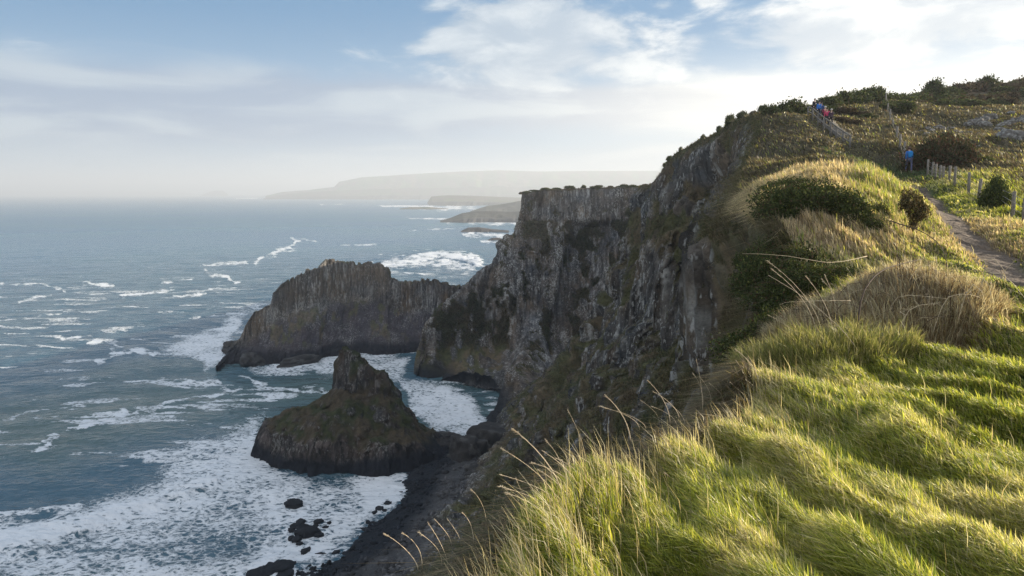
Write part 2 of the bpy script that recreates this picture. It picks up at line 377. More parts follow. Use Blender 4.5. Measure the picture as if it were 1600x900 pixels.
    hgt = b.m('ADD', b.m('MULTIPLY', rip, 1.), b.m('MULTIPLY', fm, .25))
    bn = b.node('ShaderNodeBump'); bn.inputs['Distance'].default_value = 1.1; bn.inputs['Strength'].default_value = .8
    b.put(bn.inputs['Height'], hgt); b.put(bs.inputs['Normal'], bn.outputs[0])
    o = grid_obj('sea', G, m, None, {'foam': foam, 'turbid': turb, 'far': sst(200, 2500, rr)}, flip=True)
    tag(o, 'blue green sea with white surf running in to the foot of the cliffs', None, None, 'structure')
def addall_b(b, *a):
    r = a[0]
    for x in a[1:]: r = b.m('ADD', r, x)
    return r
build_sea()
# ================================================================== HEADLAND WITH THE PATH
# key rows of the seaward face: eight knots from the brow down to the foot, photo bearing + depth
def pk(*a): return [P(u, v, Y) for u, v, Y in a]
def off(x, y, z):
    dx = (0, 1.0, 3.4, 8, 15, 23, 30); dz = (0, 1.3, 6, 18, 38, 57, 70)
    return [np.array((x - a, y + .12 * a, z - c)) for a, c in zip(dx, dz)]
def foot(x, y): return [np.array((x, y, -H - 1.5))]
ROWS = [
    off(-1.8, -8, -2.2) + foot(-40, -8),
    off(-1.2, -1, -2.05) + foot(-40, -1),
    off(-.50, 2.2, -1.83) + foot(-38, 2),
    off(-.10, 3.4, -1.83) + foot(-38, 3),
    off(.65, 4.8, -1.95) + foot(-38, 5),
    off(2.3, 6.6, -2.1) + foot(-38, 6),
    off(3.3, 9, -2.35) + foot(-38, 9),
    off(4.5, 11.2, -2.6) + foot(-38, 11.2),
    off(6.2, 14, -2.5) + foot(-38, 14),
    off(7.0, 16, -2.0) + foot(-38, 16),
    pk((1222, 350, 18.5), (1205, 375, 18.6), (1215, 430, 18.8), (1220, 520, 19), (1190, 640, 19.5)) + [np.array((0, 20, -32)), np.array((-16, 20, -62))] + foot(-38, 20),
    pk((1196, 328, 23.5), (1182, 350, 23.6), (1192, 410, 23.8), (1200, 500, 24), (1180, 620, 24.5)) + [np.array((0, 25, -34)), np.array((-16, 25, -62))] + foot(-38, 25),
    pk((1184, 312, 28.5), (1170, 335, 28.8), (1180, 400, 29), (1190, 480, 29), (1176, 600, 29.5)) + [np.array((0, 30, -36)), np.array((-16, 30, -62))] + foot(-37, 30),
    pk((1178, 303, 34), (1165, 325, 34.5), (1172, 380, 35), (1178, 450, 35), (1170, 560, 35), (1130, 690, 36)) + [np.array((-14, 34, -58))] + foot(-37, 34),
    pk((1152, 323, 39), (1146, 345, 40), (1140, 380, 40), (1150, 450, 40), (1140, 560, 40), (1095, 680, 41)) + [np.array((-14, 42, -60))] + foot(-37, 42),
    pk((1162, 290, 48), (1135, 330, 48), (1112, 365, 48), (1118, 450, 48), (1108, 560, 48), (1060, 660, 48)) + [np.array((-12, 50, -62))] + foot(-36, 50),
    pk((1172, 246, 61), (1135, 310, 61), (1095, 360, 60), (1090, 450, 60), (1075, 550, 59), (1020, 650, 59)) + [np.array((-8, 64, -60))] + foot(-36, 62),
    pk((1192, 196, 75), (1150, 290, 75), (1090, 352, 74), (1078, 450, 74), (1060, 550, 73), (985, 650, 72)) + [np.array((-4, 80, -60))] + foot(-35, 78),
    pk((1175, 182, 100), (1138, 292, 98), (1078, 352, 97), (1058, 450, 97), (1035, 550, 97), (950, 645, 96), (830, 765, 98)) + foot(-34, 102),
    pk((1105, 214, 130), (1080, 300, 128), (1040, 362, 127), (1012, 450, 127), (980, 550, 127), (905, 635, 127), (800, 755, 128)) + foot(-30, 132),
    pk((1044, 250, 155), (1034, 312, 153), (1010, 368, 152), (982, 450, 153), (942, 540, 155), (878, 622, 157), (780, 730, 162)) + foot(-22, 158),
    pk((1027, 283, 175), (1010, 320, 174), (994, 370, 176), (966, 440, 179), (925, 518, 185), (865, 597, 192), (785, 678, 200)) + foot(-12, 190),
    pk((1000, 292, 190), (992, 322, 190), (984, 357, 192), (958, 425, 196), (918, 503, 203), (860, 570, 212), (805, 622, 222)) + [P(776, 665, z=-H - 1.5)],
]
lastr = np.array(ROWS[-1])
for dx, dy in ((12, 8), (25, 40), (38, 90), (50, 160)):
    ROWS.append(list(lastr + np.array((dx, dy, 0.))))
ROWS = np.array(ROWS)
low_ = .20 * np.clip((11 - ROWS[:, 0, 1]) / 3, 0, 1); ROWS[:, :7, 2] -= low_[:, None]
yk = ROWS[:, 0, 1].copy()
NF = 400
RS = [resample(r, NF) for r in ROWS]
RP = np.array([a for a, _ in RS]); RK = np.array([b for _, b in RS])
ys = [-8.]
while ys[-1] < yk[-1]:
    y = ys[-1]; ys.append(y + (max(.045, .0065 * max(y, 0)) if y < 40 else (.27 if y < 215 else 1.)))
ys = np.array(ys); ys[-1] = yk[-1]
FACE = hermite(yk, RP, ys)
FK = np.stack([np.interp(ys, yk, RK[:, j]) for j in range(NF)], 1)
# --- the top: a smooth surface through surveyed points, plus the path bed
ctrl = [tuple(r[0]) for r in ROWS]
ctrl += [(0, 0, -1.7), (2, 2, -1.74), (4, 4, -1.85), (8, 3, -1.75), (12, 3, -1.7), (5.4, 7, -2.0), (3.9, 9, -2.12), (5.75, 10, -2.25), (7.8, 10.2, -1.95), (7.2, 13, -1.65), (5.2, -8, -1.5), (16, -8, -1.5), (40, -8, 0),
         (10, 12.5, -1.7), (12.9, 18.5, -1.45), (15, 23, -1.05), (16.6, 19, -1.15), (11.6, 19.5, -1.35), (40, 20, 0.2), (60, 30, 3), (80, 60, 8), (110, 100, 16), (150, 150, 27), (90, -8, 8), (19, 15, -1.2), (25, 22, -.7), (8.6, 15.6, -1.95), (9.8, 15.2, -1.75), (8.4, 18.6, -.72), (9.6, 18.8, -.7), (10.8, 19.3, -.95), (9.5, 22, -.2), (11.5, 23.5, -.2),
         (14.4, 29.5, .75), (12.5, 27, .35), (17, 28, -.35), (16.3, 40, 1.0), (19, 42, .9), (21, 47, 1.3), (60, 250, 1), (75, 300, 0), (75, 350, -2), (140, 260, 4), (170, 350, 4), (120, 190, 15), (90, 168, 15), (118, 172, 18), (135, 162, 20), (60, 190, 4), (50, 155, 8), (60, 130, 13), (90, 225, 5), (145, 225, 9), (200, 200, 20), (200, 100, 28), (200, 20, 22)]
for u, v, Y in [(1330, 258, 34), (1280, 266, 34), (1230, 281, 34), (1420, 292, 34), (1440, 318, 30), (1470, 325, 30), (1452, 308, 36), (1422, 256, 53), (1385, 245, 56), (1332, 227, 60), (1262, 177, 75), (1230, 182, 79), (1295, 200, 69),
                (1600, 262, 45), (1600, 200, 80), (1600, 143, 150), (1450, 150, 130), (1390, 160, 104), (1310, 169, 93), (1440, 215, 85), (1480, 262, 50), (1540, 250, 55), (1530, 200, 88), (1250, 235, 60), (1200, 250, 58), (1300, 250, 50), (1240, 282, 46),
                (1586, 347, 26), (1565, 330, 28.5), (1531, 314, 31.5), (1517, 308, 33.5), (1494, 289, 37), (1470, 285, 41), (1452, 272, 46), (1600, 300, 34),
                (1407, 233, 55), (1402, 215, 62), (1396, 201, 70), (1392, 188, 78), (1387, 176, 88), (1385, 161, 100), (1350, 163, 98), (1360, 215, 66), (1370, 190, 78), (1340, 205, 72), (1500, 165, 115), (1560, 160, 120), (1600, 230, 62)]:
    ctrl.append(tuple(P(u, v, Y)))
ctrl = np.array(ctrl)
n_r = len(ROWS); ctrl[n_r:, 2] -= .20 * np.clip((11 - ctrl[n_r:, 1]) / 3, 0, 1) * (ctrl[n_r:, 0] < 30)
def tps(c, lam=.02):
    n = len(c); sc = 30.
    X = c[:, :2] / sc
    def K(d2): return np.where(d2 > 1e-12, .5 * d2 * np.log(d2 + 1e-12), 0)
    A = K(((X[:, None] - X[None])**2).sum(-1)) + lam * .02 * np.eye(n)
    Pm = np.c_[np.ones(n), X]; M = np.block([[A, Pm], [Pm.T, np.zeros((3, 3))]])
    w = np.linalg.solve(M, np.r_[c[:, 2], 0, 0, 0])
    def f(x, y):
        sh = np.shape(x); q = np.c_[np.ravel(x), np.ravel(y)] / sc; out = np.empty(len(q))
        for a in range(0, len(q), 60000):
            s = q[a:a + 60000]; d2 = ((s[:, None] - X[None])**2).sum(-1)
            out[a:a + 60000] = K(d2) @ w[:n] + w[n] + s @ w[n + 1:]
        return out.reshape(sh)
    return f
TOP = tps(ctrl)
PATH = [(13.2, -8), (12.2, 2), (10.4, 9), (10.1, 12.5), (12.9, 18.5), (15.1, 23), (18.3, 29.5), (21.6, 36), (25.2, 44), (28.2, 52), (28.6, 56.5), (29.2, 60), (30.4, 67.5), (31.6, 75), (34, 83), (39, 95)]
_t = np.linspace(0, len(PATH) - 1, 300)
PATHS = hermite(np.arange(len(PATH)), np.array(PATH, float), _t)
def path_d(x, y):
    d = np.full(np.shape(x), 1e9)
    for a, b in zip(PATHS[:-1], PATHS[1:]):
        v = b - a; t = np.clip(((x - a[0]) * v[0] + (y - a[1]) * v[1]) / (v @ v + 1e-9), 0, 1)
        d = np.minimum(d, (x - a[0] - t * v[0])**2 + (y - a[1] - t * v[1])**2)
    return np.sqrt(d)
def hummock(x, y):
    """wind-combed tussocks, as long low ridges; bigger and rougher further along"""
    r = np.hypot(x, y)
    c, s = math.cos(R(-80)), math.sin(R(-80))
    a = x * c + y * s; b = -x * s + y * c
    a = a + .5 * (fbm(x / 1.5, y / 1.5, o=2, seed=61) - .5); b = b + .6 * (fbm(x / 1.3, y / 1.3, o=2, seed=62) - .5)
    n = fbm(a / 2.0, b / .6, o=2, seed=63); n2 = fbm(a / 1.1 + 5, b / .7, o=3, seed=64)
    n3_ = fbm(a / 2.4, b / .27, o=2, seed=66)
    small = .22 * (n - .5) + .24 * (n2 - .5) + .23 * (sst(.25, .75, n3_) - .5) + .16 * (fbm(a / 1.2, b / .17, o=2, seed=67) - .5)
    big = 1.1 * (fbm(x / 4.5, y / 4.5, o=4, seed=65) - .5)
    return small * (1 - .3 * sst(12, 30, r)) + big * sst(10, 45, r)
NT = 330
q = np.linspace(0, 1, NT); gk = (np.exp(3.4 * q) - 1) / (np.exp(3.4) - 1)
ex, ey = FACE[:, 0, 0], FACE[:, 0, 1]
wid = np.interp(ys, [-8, 0, 20, 60, 120, 200, 260, 360], [40, 40, 60, 110, 160, 170, 170, 170])
TX = ex[:, None] + wid[:, None] * gk[None]; TY = np.repeat(ey[:, None], NT, 1)
print('grid', len(ys), NF + NT)
TZ0 = TOP(TX, TY)
PD = np.full(TX.shape, 9.)
nearp = TX < 60
PD[nearp] = path_d(TX[nearp], TY[nearp])
hm = hummock(TX, TY)
pm = sst(np.where(TY > 34, .55, .72), .2, PD + .35 * (fbm(TX / .7, TY / .7, o=3, seed=70) - .5)) * (1 - .0 * TY)
TZ = TZ0 + hm * (.25 + .75 * sst(.4, 1.8, PD)) - .22 * sst(1.1, .3, PD) + .05 * (fbm(TX / .25, TY / .25, o=2, seed=71) - .5) * pm
TOPG = np.stack((TX, TY, TZ), -1)
# brow of the face follows the top
dzb = TZ[:, 0] - FACE[:, 0, 2]
arc = np.concatenate((np.zeros((len(ys), 1)), np.cumsum(np.linalg.norm(np.diff(FACE, axis=1), axis=2), axis=1)), 1)
FACE[:, :, 2] += dzb[:, None] * np.exp(-arc / 2.5)
# sheer walls and narrow ledges instead of an even lean
E0 = FACE[:, :1, :2].copy(); hv_ = FACE[..., :2] - E0; hh_ = np.linalg.norm(hv_, axis=2) + 1e-6
ST = 4.6; ph = hh_ / ST + 1.6 * fbm(FACE[..., 1] / 9, FACE[..., 2] / 60, o=3, seed=90) + .25 * fbm(FACE[..., 1] / 2.2, FACE[..., 2] / 9, o=2, seed=91)
fr = ph - np.floor(ph); sh_ = (sst(.66, .98, fr) - fr) * ST * .85 * sst(20, 45, FACE[..., 1]) * sst(1.5, 5, hh_) * sst(-H + 2, -H + 16, FACE[..., 2]) * sst(225, 195, FACE[..., 1])
FACE[..., :2] += hv_ / hh_[..., None] * sh_[..., None]
ledge_ = sst(.55, .75, fr) * sst(20, 45, FACE[..., 1])
# rock where the face is steep, broken by turf ledges
fx, fy, fz = FACE[..., 0], FACE[..., 1], FACE[..., 2] + H
rowarc = fy * .97 + .18 * fx
N0 = normals(FACE); N0 *= np.sign(N0[..., 2].mean()) if abs(N0[..., 2].mean()) > .05 else 1
if N0[len(ys) // 2, NF // 2, 0] > 0: N0 = -N0
N0 = N0 * (1, 1, .35); N0[..., 0] = np.minimum(N0[..., 0], -.15); N0 /= np.linalg.norm(N0, axis=2, keepdims=True)
bandw = np.interp(FK.ravel(), [0, .15, .7, 1.1, 1.7, 2.1, 2.6, 4.0, 4.6, 5.3, 6.2, 7.], [.3, .85, .95, .75, .22, .35, .85, .8, .4, .28, .30, .75]).reshape(FK.shape)
bandw = bandw * sst(16, 42, fy) + np.interp(arc.ravel(), [0, 2, 5, 12, 30], [.05, .3, .62, .66, .5]).reshape(arc.shape) * (1 - sst(16, 42, fy))
rk = bandw + 1.1 * (fbm(fx / 9, fy / 9, fz / 22, o=4, seed=80) - .5) + 1.1 * (fbm(fx / 8, fy / 2.2, fz / 9, o=3, seed=81) - .5)
rock = sst(.42, .58, rk - .45 * ledge_ + .08) * sst(.2, 3., arc)
lowwet = sst(5.5, 1., fz + 3 * (fbm(rowarc / 4, fz / 4, o=2, seed=82) - .5))
rock = np.maximum(rock, sst(9, 3, fz + 5 * (fbm(rowarc / 5, fz / 9, o=2, seed=83) - .5)) * sst(60, 100, fy))
colm, ci = columns(fx * .8, fy, fz, 1.2, 3)
dist_amp = sst(17, 55, fy)
big_, bi_ = columns(fx * .6, fy, fz, 4.2, 31)
disp = rock * ((colm - .5) * 1.5 + (big_ - .5) * 1.2) * dist_amp
disp += (3.0 * (fbm(rowarc / 13, fz / 40, o=2, seed=84) - .5) + 1.6 * (fbm(fx / 9, fy / 3.4, fz / 11, o=4, seed=85) - .5)) * dist_amp * sst(0, 6, arc)
disp += (1 - rock) * (1.3 * (fbm(fx / 1.6, fy / 1.6, fz / 1.6, o=3, seed=86) - .5)) * sst(0, 2.5, arc) * (.3 + .7 * dist_amp)
gul = fbm(rowarc / 17 + 3, fz / 90, o=2, seed=87); disp -= 4.5 * sst(.56, .74, gul) * sst(48, 85, fy) * sst(2, 12, arc)
FACE = FACE + N0 * disp[..., None]
def rock_col(x, y, z, seed, tint=(1, 1, 1)):
    base = np.array((.100, .085, .070))[None] * (.55 + .9 * fbm(x / 5, y / 5, z / 14, o=3, seed=seed)[..., None])
    warm = fbm(x / 7, y / 7, z / 7, o=3, seed=seed + 1)[..., None]
    base = base * (1 + .6 * (warm - .5) * np.array((1.2, .2, -1.2)))
    li = sst(.56, .70, fbm(x / .55, y / .55, z / 3.6, o=4, seed=seed + 2) * .7 + .3 * fbm(x / 6, y / 6, z / 9, o=2, seed=seed + 3))[..., None]
    base = base * (1 - li * .8) + np.array((.30, .295, .27)) * li * .8
    dk = sst(.48, .62, fbm(x / .6, y / .6, z / 6, o=3, seed=seed + 4))[..., None]
    return base * (1 - .5 * dk) * np.array(tint)
def turf_col(x, y, z, seed, g=.5):
    n = fbm(x / 5, y / 5, z / 7, o=4, seed=seed)[..., None]; n2 = fbm(x / 1.3, y / 1.3, z / 1.8, o=3, seed=seed + 1)[..., None]
    a = np.array((.078, .076, .032)); b = np.array((.115, .088, .052)); c = np.array((.056, .076, .024))
    k = sst(.38, .62, n); col = b * k + (a * .5 + c * .5 if g > .5 else a) * (1 - k)
    return col * (.55 + .9 * n2)
rc = rock_col(fx * .6, fy, fz, 100) * (.55 + .75 * rnd(ci, 5)[..., None]); tc = turf_col(fx, fy, fz, 110)
stw = sst(20, 24, fy) * sst(44, 40, fy) * np.exp(-(arc / .6)**2)
tc = tc * (1 - stw[..., None]) + np.array((.17, .125, .07)) * stw[..., None]
FC = tc * (1 - rock[..., None]) + rc * rock[..., None]
FC = FC * (1 - lowwet[..., None]) + np.array((.018, .018, .020)) * lowwet[..., None]
# turf on the top
def zones(x, y):
    """0..1 weights: straw mound, brown tussock, yellow-green flank, dull far slope"""
    r = np.hypot(x, y)
    ed = x - np.interp(y, ys, ex)
    nz = fbm(x / 2.2, y / 2.2, o=3, seed=120) - .5
    straw = sst(15.5, 18.5, y + 5 * nz) * sst(43, 37, y + 5 * nz) * sst(5.2, 3.6, np.abs(x - np.interp(y, [15, 22, 34], [9.5, 12, 15.4])) * (x > np.interp(y, [15, 22, 34], [9.5, 12, 15.4])) + 3 * nz)
    brown = sst(2.6, 1.5, np.hypot((x - 6.2) / .95, (y - 11.5) / 1.1) + 1.2 * nz) 
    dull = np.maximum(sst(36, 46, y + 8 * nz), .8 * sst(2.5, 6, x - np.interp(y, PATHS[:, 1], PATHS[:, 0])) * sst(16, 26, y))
    dark = sst(1.9, .8, np.hypot((x - 27.0) / 1.8, (y - 50) / 5.) + 1.2 * nz)
    return straw, brown, dull, dark
zs = zones(TX, TY)
g1 = fbm(TX / 1.1, TY / 1.1, o=3, seed=121)[..., None]
TC = np.array((.050, .072, .016)) * (.6 + .8 * g1) + 0 * TX[..., None]
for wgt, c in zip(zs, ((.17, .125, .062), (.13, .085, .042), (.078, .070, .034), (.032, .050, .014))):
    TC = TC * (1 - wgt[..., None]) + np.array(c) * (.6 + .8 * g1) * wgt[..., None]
redp = (sst(.55, .68, fbm(TX / 6, TY / 6, o=4, seed=123)) * sst(45, 60, TY))[..., None]
TC = TC * (1 - .6 * redp) + np.array((.085, .052, .035)) * .6 * redp
pth = (np.array((.125, .095, .072)) * (.6 + .8 * fbm(TX / .35, TY / .35, o=4, seed=122)[..., None]))
pmm = (pm * sst(47, 38, TY))[..., None]
TC = TC * (1 - pmm) + pth * pmm
RKA = np.concatenate(((rock * (1 - lowwet))[:, ::-1], 0 * TZ[:, 1:]), 1); G = np.concatenate((FACE[:, ::-1], TOPG[:, 1:]), 1); C = np.concatenate((FC[:, ::-1], TC[:, 1:]), 1)
G[..., 2] += H
headland = grid_obj('headland_terrain', G, M_CLIFF, C, {'rk': RKA}, flip=True)
tag(headland, 'near grassy headland with dark basalt cliff face dropping to the beach', None, None, 'structure')
from mathutils.bvhtree import BVHTree
def ground_z(x, y):
    """height of the finished top at (x, y): bilinear in the grid"""
    i = int(np.clip(np.searchsorted(ys, y), 1, len(ys) - 1)); f = (y - ys[i - 1]) / (ys[i] - ys[i - 1])
    o = []
    for k in (i - 1, i):
        o.append(np.interp(x, TX[k], TZ[k]))
    return H + o[0] * (1 - f) + o[1] * f
# ================================================================== SECOND HEADLAND
def pz(u, v): return P(u, v, z=-H - 1.5)
def ph_(u, v, h): return [P(u, v, z=-H + h)]
ledge = [
    pk((818, 303, 335), (811, 346, 332), (803, 362, 329), (770, 402, 322), (738, 437, 315), (696, 474, 308), (654, 530, 298)) + [pz(628, 593)],
    pk((845, 297, 336), (842, 346, 333), (837, 366, 330), (812, 415, 319), (782, 460, 312), (740, 505, 304), (695, 560, 294)) + [pz(662, 600)],
    pk((880, 296, 340), (878, 347, 336), (874, 368, 333), (852, 430, 320), (825, 490, 311), (785, 545, 300)) + ph_(735, 588, 5) + [pz(700, 602)],
    pk((920, 294, 345), (918, 347, 340), (914, 370, 337), (898, 445, 321), (875, 515, 308)) + ph_(842, 572, 13) + ph_(790, 603, 5) + [pz(728, 608)],
    pk((960, 293, 345), (958, 347, 340), (956, 372, 336), (943, 460, 316), (920, 530, 300)) + ph_(880, 588, 13) + ph_(812, 625, 5) + [pz(742, 640)],
    pk((998, 293, 340), (998, 347, 335), (998, 380, 330), (988, 480, 300), (960, 560, 280)) + ph_(900, 612, 11) + ph_(832, 650, 5) + [pz(752, 668)],
    pk((1050, 293, 330), (1055, 347, 325), (1060, 400, 312), (1060, 500, 292), (1040, 580, 272)) + ph_(980, 630, 10) + ph_(900, 665, 5) + [pz(800, 675)],
]
L = np.array(ledge)
pre = [L[0] + np.array((4, 30, 0)) * np.linspace(1, .2, 8)[:, None] + np.array((8, 8, 0)), L[0] + np.array((25, 90, 0)), L[0] + np.array((60, 220, 0))]
L = np.array(pre[::-1] + list(L))
sk = np.concatenate(([0], np.cumsum(np.linalg.norm(np.diff(L[:, 3], axis=0), axis=1))))
RS = [resample(r, 330) for r in L]
sq = np.concatenate((np.linspace(0, sk[3] - 30, 60)[:-1], np.arange(sk[3] - 30, sk[-1], .42)))
A = hermite(sk, np.array([a for a, _ in RS]), sq); KF = np.stack([np.interp(sq, sk, np.array([b for _, b in RS])[:, j]) for j in range(330)], 1)
n0 = normals(A)
if n0[len(sq) * 2 // 3, 160, 1] > 0: n0 = -n0
s_ = A[..., 0] - .25 * A[..., 1]; z_ = A[..., 2] + H
bw = np.interp(KF.ravel(), [0, .08, .9, 1.05, 1.9, 2.3, 3.5, 5, 6.4, 7], [.3, 1.0, .95, .52, .46, .62, .66, .5, .62, .9]).reshape(KF.shape)
rk = bw + 1.2 * (fbm(s_ / 12, z_ / 24, o=4, seed=130) - .5) + 1.3 * (fbm(A[..., 0] / 3, A[..., 1] / 3, z_ / 5, o=4, seed=131) - .5)
rockb = sst(.44, .6, rk)
cm, ci2 = columns(A[..., 0], A[..., 1] * .22, z_, 1.7, 6)
tier = sst(1.15, .9, KF)
big2, _b = columns(A[..., 0], A[..., 1] * .22, z_, 6., 33)
d = rockb * (big2 - .5) * 2.2 + rockb * (cm - .5) * (1.3 + .5 * tier) + (1 - tier * .6) * (5 * (fbm(s_ / 22, z_ / 40, o=3, seed=132) - .5) + 2.2 * (fbm(s_ / 5, z_ / 11, o=4, seed=133) - .5)) + (1 - rockb) * 1.2 * (fbm(s_ / 2.5, z_ / 2.5, o=2, seed=134) - .5)
d -= 6 * sst(.55, .75, fbm(s_ / 24, z_ / 80, o=2, seed=135)) * (1 - tier)
d -= 3. * tier * sst(.58, .72, fbm(s_ / 9, z_ * 0 + .3, o=3, seed=136))
rimk = sst(.05, .5, KF) * .85 + .15; d = d * rimk + (1 - rimk) * .8
A = A + n0 * d[..., None]
wet = sst(9, 2, z_ + 5 * (fbm(s_ / 8, z_ / 8, o=2, seed=137) - .5))[..., None]
rc = rock_col(A[..., 0], A[..., 1] * .25, z_, 140, (1.0, 1, 1.04)) * (.6 + .7 * rnd(ci2, 5)[..., None])
rc = rc * (1 + .06 * tier[..., None])
tc = turf_col(A[..., 0], A[..., 1], z_, 150) * .95
CA = tc * (1 - rockb[..., None]) + rc * rockb[..., None]; CA = CA * (1 - wet) + np.array((.015, .016, .018)) * wet
# the top behind the brow
nb2 = 70; bk = np.linspace(0, 1, nb2)**1.6
edge = A[:, 0]; T2 = edge[:, None] + bk[None, :, None] * np.stack((60 + 0 * edge[:, 0], np.full(len(sq), 330.), 0 * sq), -1)[:, None]
T2[..., 2] = edge[:, 2][:, None] * np.exp(-bk[None] * 12) + (1 - np.exp(-bk[None] * 12)) * -1.5 + 1.6 * (fbm(T2[..., 0] / 7, T2[..., 1] / 7, o=4, seed=160) - .5) - 8 * bk[None]
CT = turf_col(T2[..., 0], T2[..., 1], T2[..., 2], 161) * 1.3
G2 = np.concatenate((A[:, ::-1], T2[:, 1:]), 1); C2 = np.concatenate((CA[:, ::-1], CT[:, 1:]), 1); G2[..., 2] += H
h2 = grid_obj('flat_topped_headland_terrain', G2, M_CLIFF, C2, {'rk': np.concatenate(((rockb * (1 - wet[..., 0]))[:, ::-1], 0 * T2[:, 1:, 0]), 1)}, flip=False)
tag(h2, 'flat topped basalt headland across the cove with a band of columns under its rim', None, None, 'structure')
# ================================================================== COLUMNAR PROMONTORY
def build_promontory():
    us = np.array([340, 352, 372, 384, 396, 412, 424, 428, 446, 470, 500, 511, 545, 575, 606, 612, 636, 655, 680, 700, 722, 760])
    vt = np.array([575, 556, 536, 506, 486, 478, 471, 455, 441, 427, 420, 410, 409, 412, 418, 434, 443, 440, 435, 446, 452, 440])
    vf = np.array([578, 569, 566, 566, 566, 568, 568, 568, 566, 565, 560, 556, 550, 549, 552, 552, 551, 550, 547, 545, 540, 530])
    n = 620; u = np.linspace(340, 760, n)
    top = np.interp(u, us, vt); ft = np.interp(u, us, vf)
    Yf = np.array([P(a, b, z=-H)[1] for a, b in zip(u, ft)])
    Yc = Yf + np.interp(u, [340, 380, 430, 520, 650, 760], [3, 14, 24, 30, 26, 30])
    rows = []
    for a, t, yf, yc in zip(u, top, Yf, Yc):
        c = P(a, t, yc); hz = c[2] + H
        wb = np.interp(a, [340, 395, 424, 470, 700, 760], [.35, .45, .56, .53, .56, .6]) * hz   # foot of the colonnade
        f = P(a, 500, yf); fx0 = P(a, np.interp(a, us, vf), z=-H)[0]
        X = lambda y: c[0] + (fx0 - c[0]) * (yc - y) / max(yc - yf, .1)
        k = [(c[0] + 6, yc + 45, -4), (c[0] + 3, yc + 26, hz * .4), (c[0], yc + 10, hz * .93), (c[0], yc + 3, hz), (c[0], yc, hz), (c[0], yc - 1.2, hz - .8), (X(yc - 3.5), yc - 3.5, wb + 1.5), (X(yc - 9), yc - 9, wb - 2.5),
             (X(yf + (yc - yf) * .42), yf + (yc - yf) * .42, hz * .30), (X(yf + 3), yf + 3, min(5, hz * .25)), (X(yf), yf, .3), (X(yf), yf - 2, -2)]
        rows.append(k)
    rows = np.array(rows); rows[..., 2] -= H
    m = 300
    K = np.arange(12); tt = np.concatenate((np.linspace(0, 4, 60)[:-1], np.linspace(4, 7, 110)[:-1], np.linspace(7, 11, 132)))
    # sample every row at the same knot parameter
    B = np.stack([np.stack([np.interp(tt, K, rows[i, :, k]) for k in range(3)], 1) for i in range(n)])
    s = np.concatenate(([0], np.cumsum(np.linalg.norm(np.diff(rows[:, 6], axis=0), axis=1))))[:, None] + 0 * B[..., 0]
    z = B[..., 2] + H; T = tt[None] + 0 * s
    nn = normals(B)
    if nn[n // 2, 140, 1] > 0: nn = -nn
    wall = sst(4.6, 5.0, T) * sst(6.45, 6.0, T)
    cm, ci = columns(B[..., 0], B[..., 1] * .25, z, 1.35, 9)
    crest = sst(2.5, 3.6, T) * sst(6., 4.9, T)
    B[..., 2] += crest * ((rnd(ci, 2, 3) - .4) * 2.6 * sst(426, 440, u)[:, None])
    d = wall * (cm - .5) * 1.5 + (1 - wall) * (cm - .5) * .55 * sst(6, 6.6, T) + (1 - .7 * wall) * (4.5 * (fbm(s / 11, z / 14, o=3, seed=170) - .5) + 2.2 * (fbm(s / 3.4, z / 3.4, o=4, seed=171) - .5))
    d += 2.6 * (fbm(s / 16, z * 0, o=2, seed=172) - .5)
    B += nn * d[..., None]
    turf = .75 * np.clip(sst(.56, .68, fbm(s / 5, z / 6, o=4, seed=173)) * (1 - wall) * sst(3, 10, z) + sst(4.4, 3.8, T) * .8, 0, 1)[..., None]
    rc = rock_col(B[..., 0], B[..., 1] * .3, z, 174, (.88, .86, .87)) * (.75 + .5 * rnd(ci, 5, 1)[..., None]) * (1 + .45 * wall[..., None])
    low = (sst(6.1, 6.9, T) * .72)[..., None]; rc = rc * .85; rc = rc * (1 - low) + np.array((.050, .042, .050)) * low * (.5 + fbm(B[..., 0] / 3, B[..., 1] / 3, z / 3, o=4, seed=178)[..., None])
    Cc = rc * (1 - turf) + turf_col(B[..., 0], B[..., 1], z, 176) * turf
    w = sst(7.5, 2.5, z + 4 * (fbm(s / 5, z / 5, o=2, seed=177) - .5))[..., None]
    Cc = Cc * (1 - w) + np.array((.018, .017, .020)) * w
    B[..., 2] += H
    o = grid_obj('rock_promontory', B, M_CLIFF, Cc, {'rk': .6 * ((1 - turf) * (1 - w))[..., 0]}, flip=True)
    tag(o, 'long dark rock promontory topped with upright basalt columns, reaching out into the sea', 'promontory')
build_promontory()
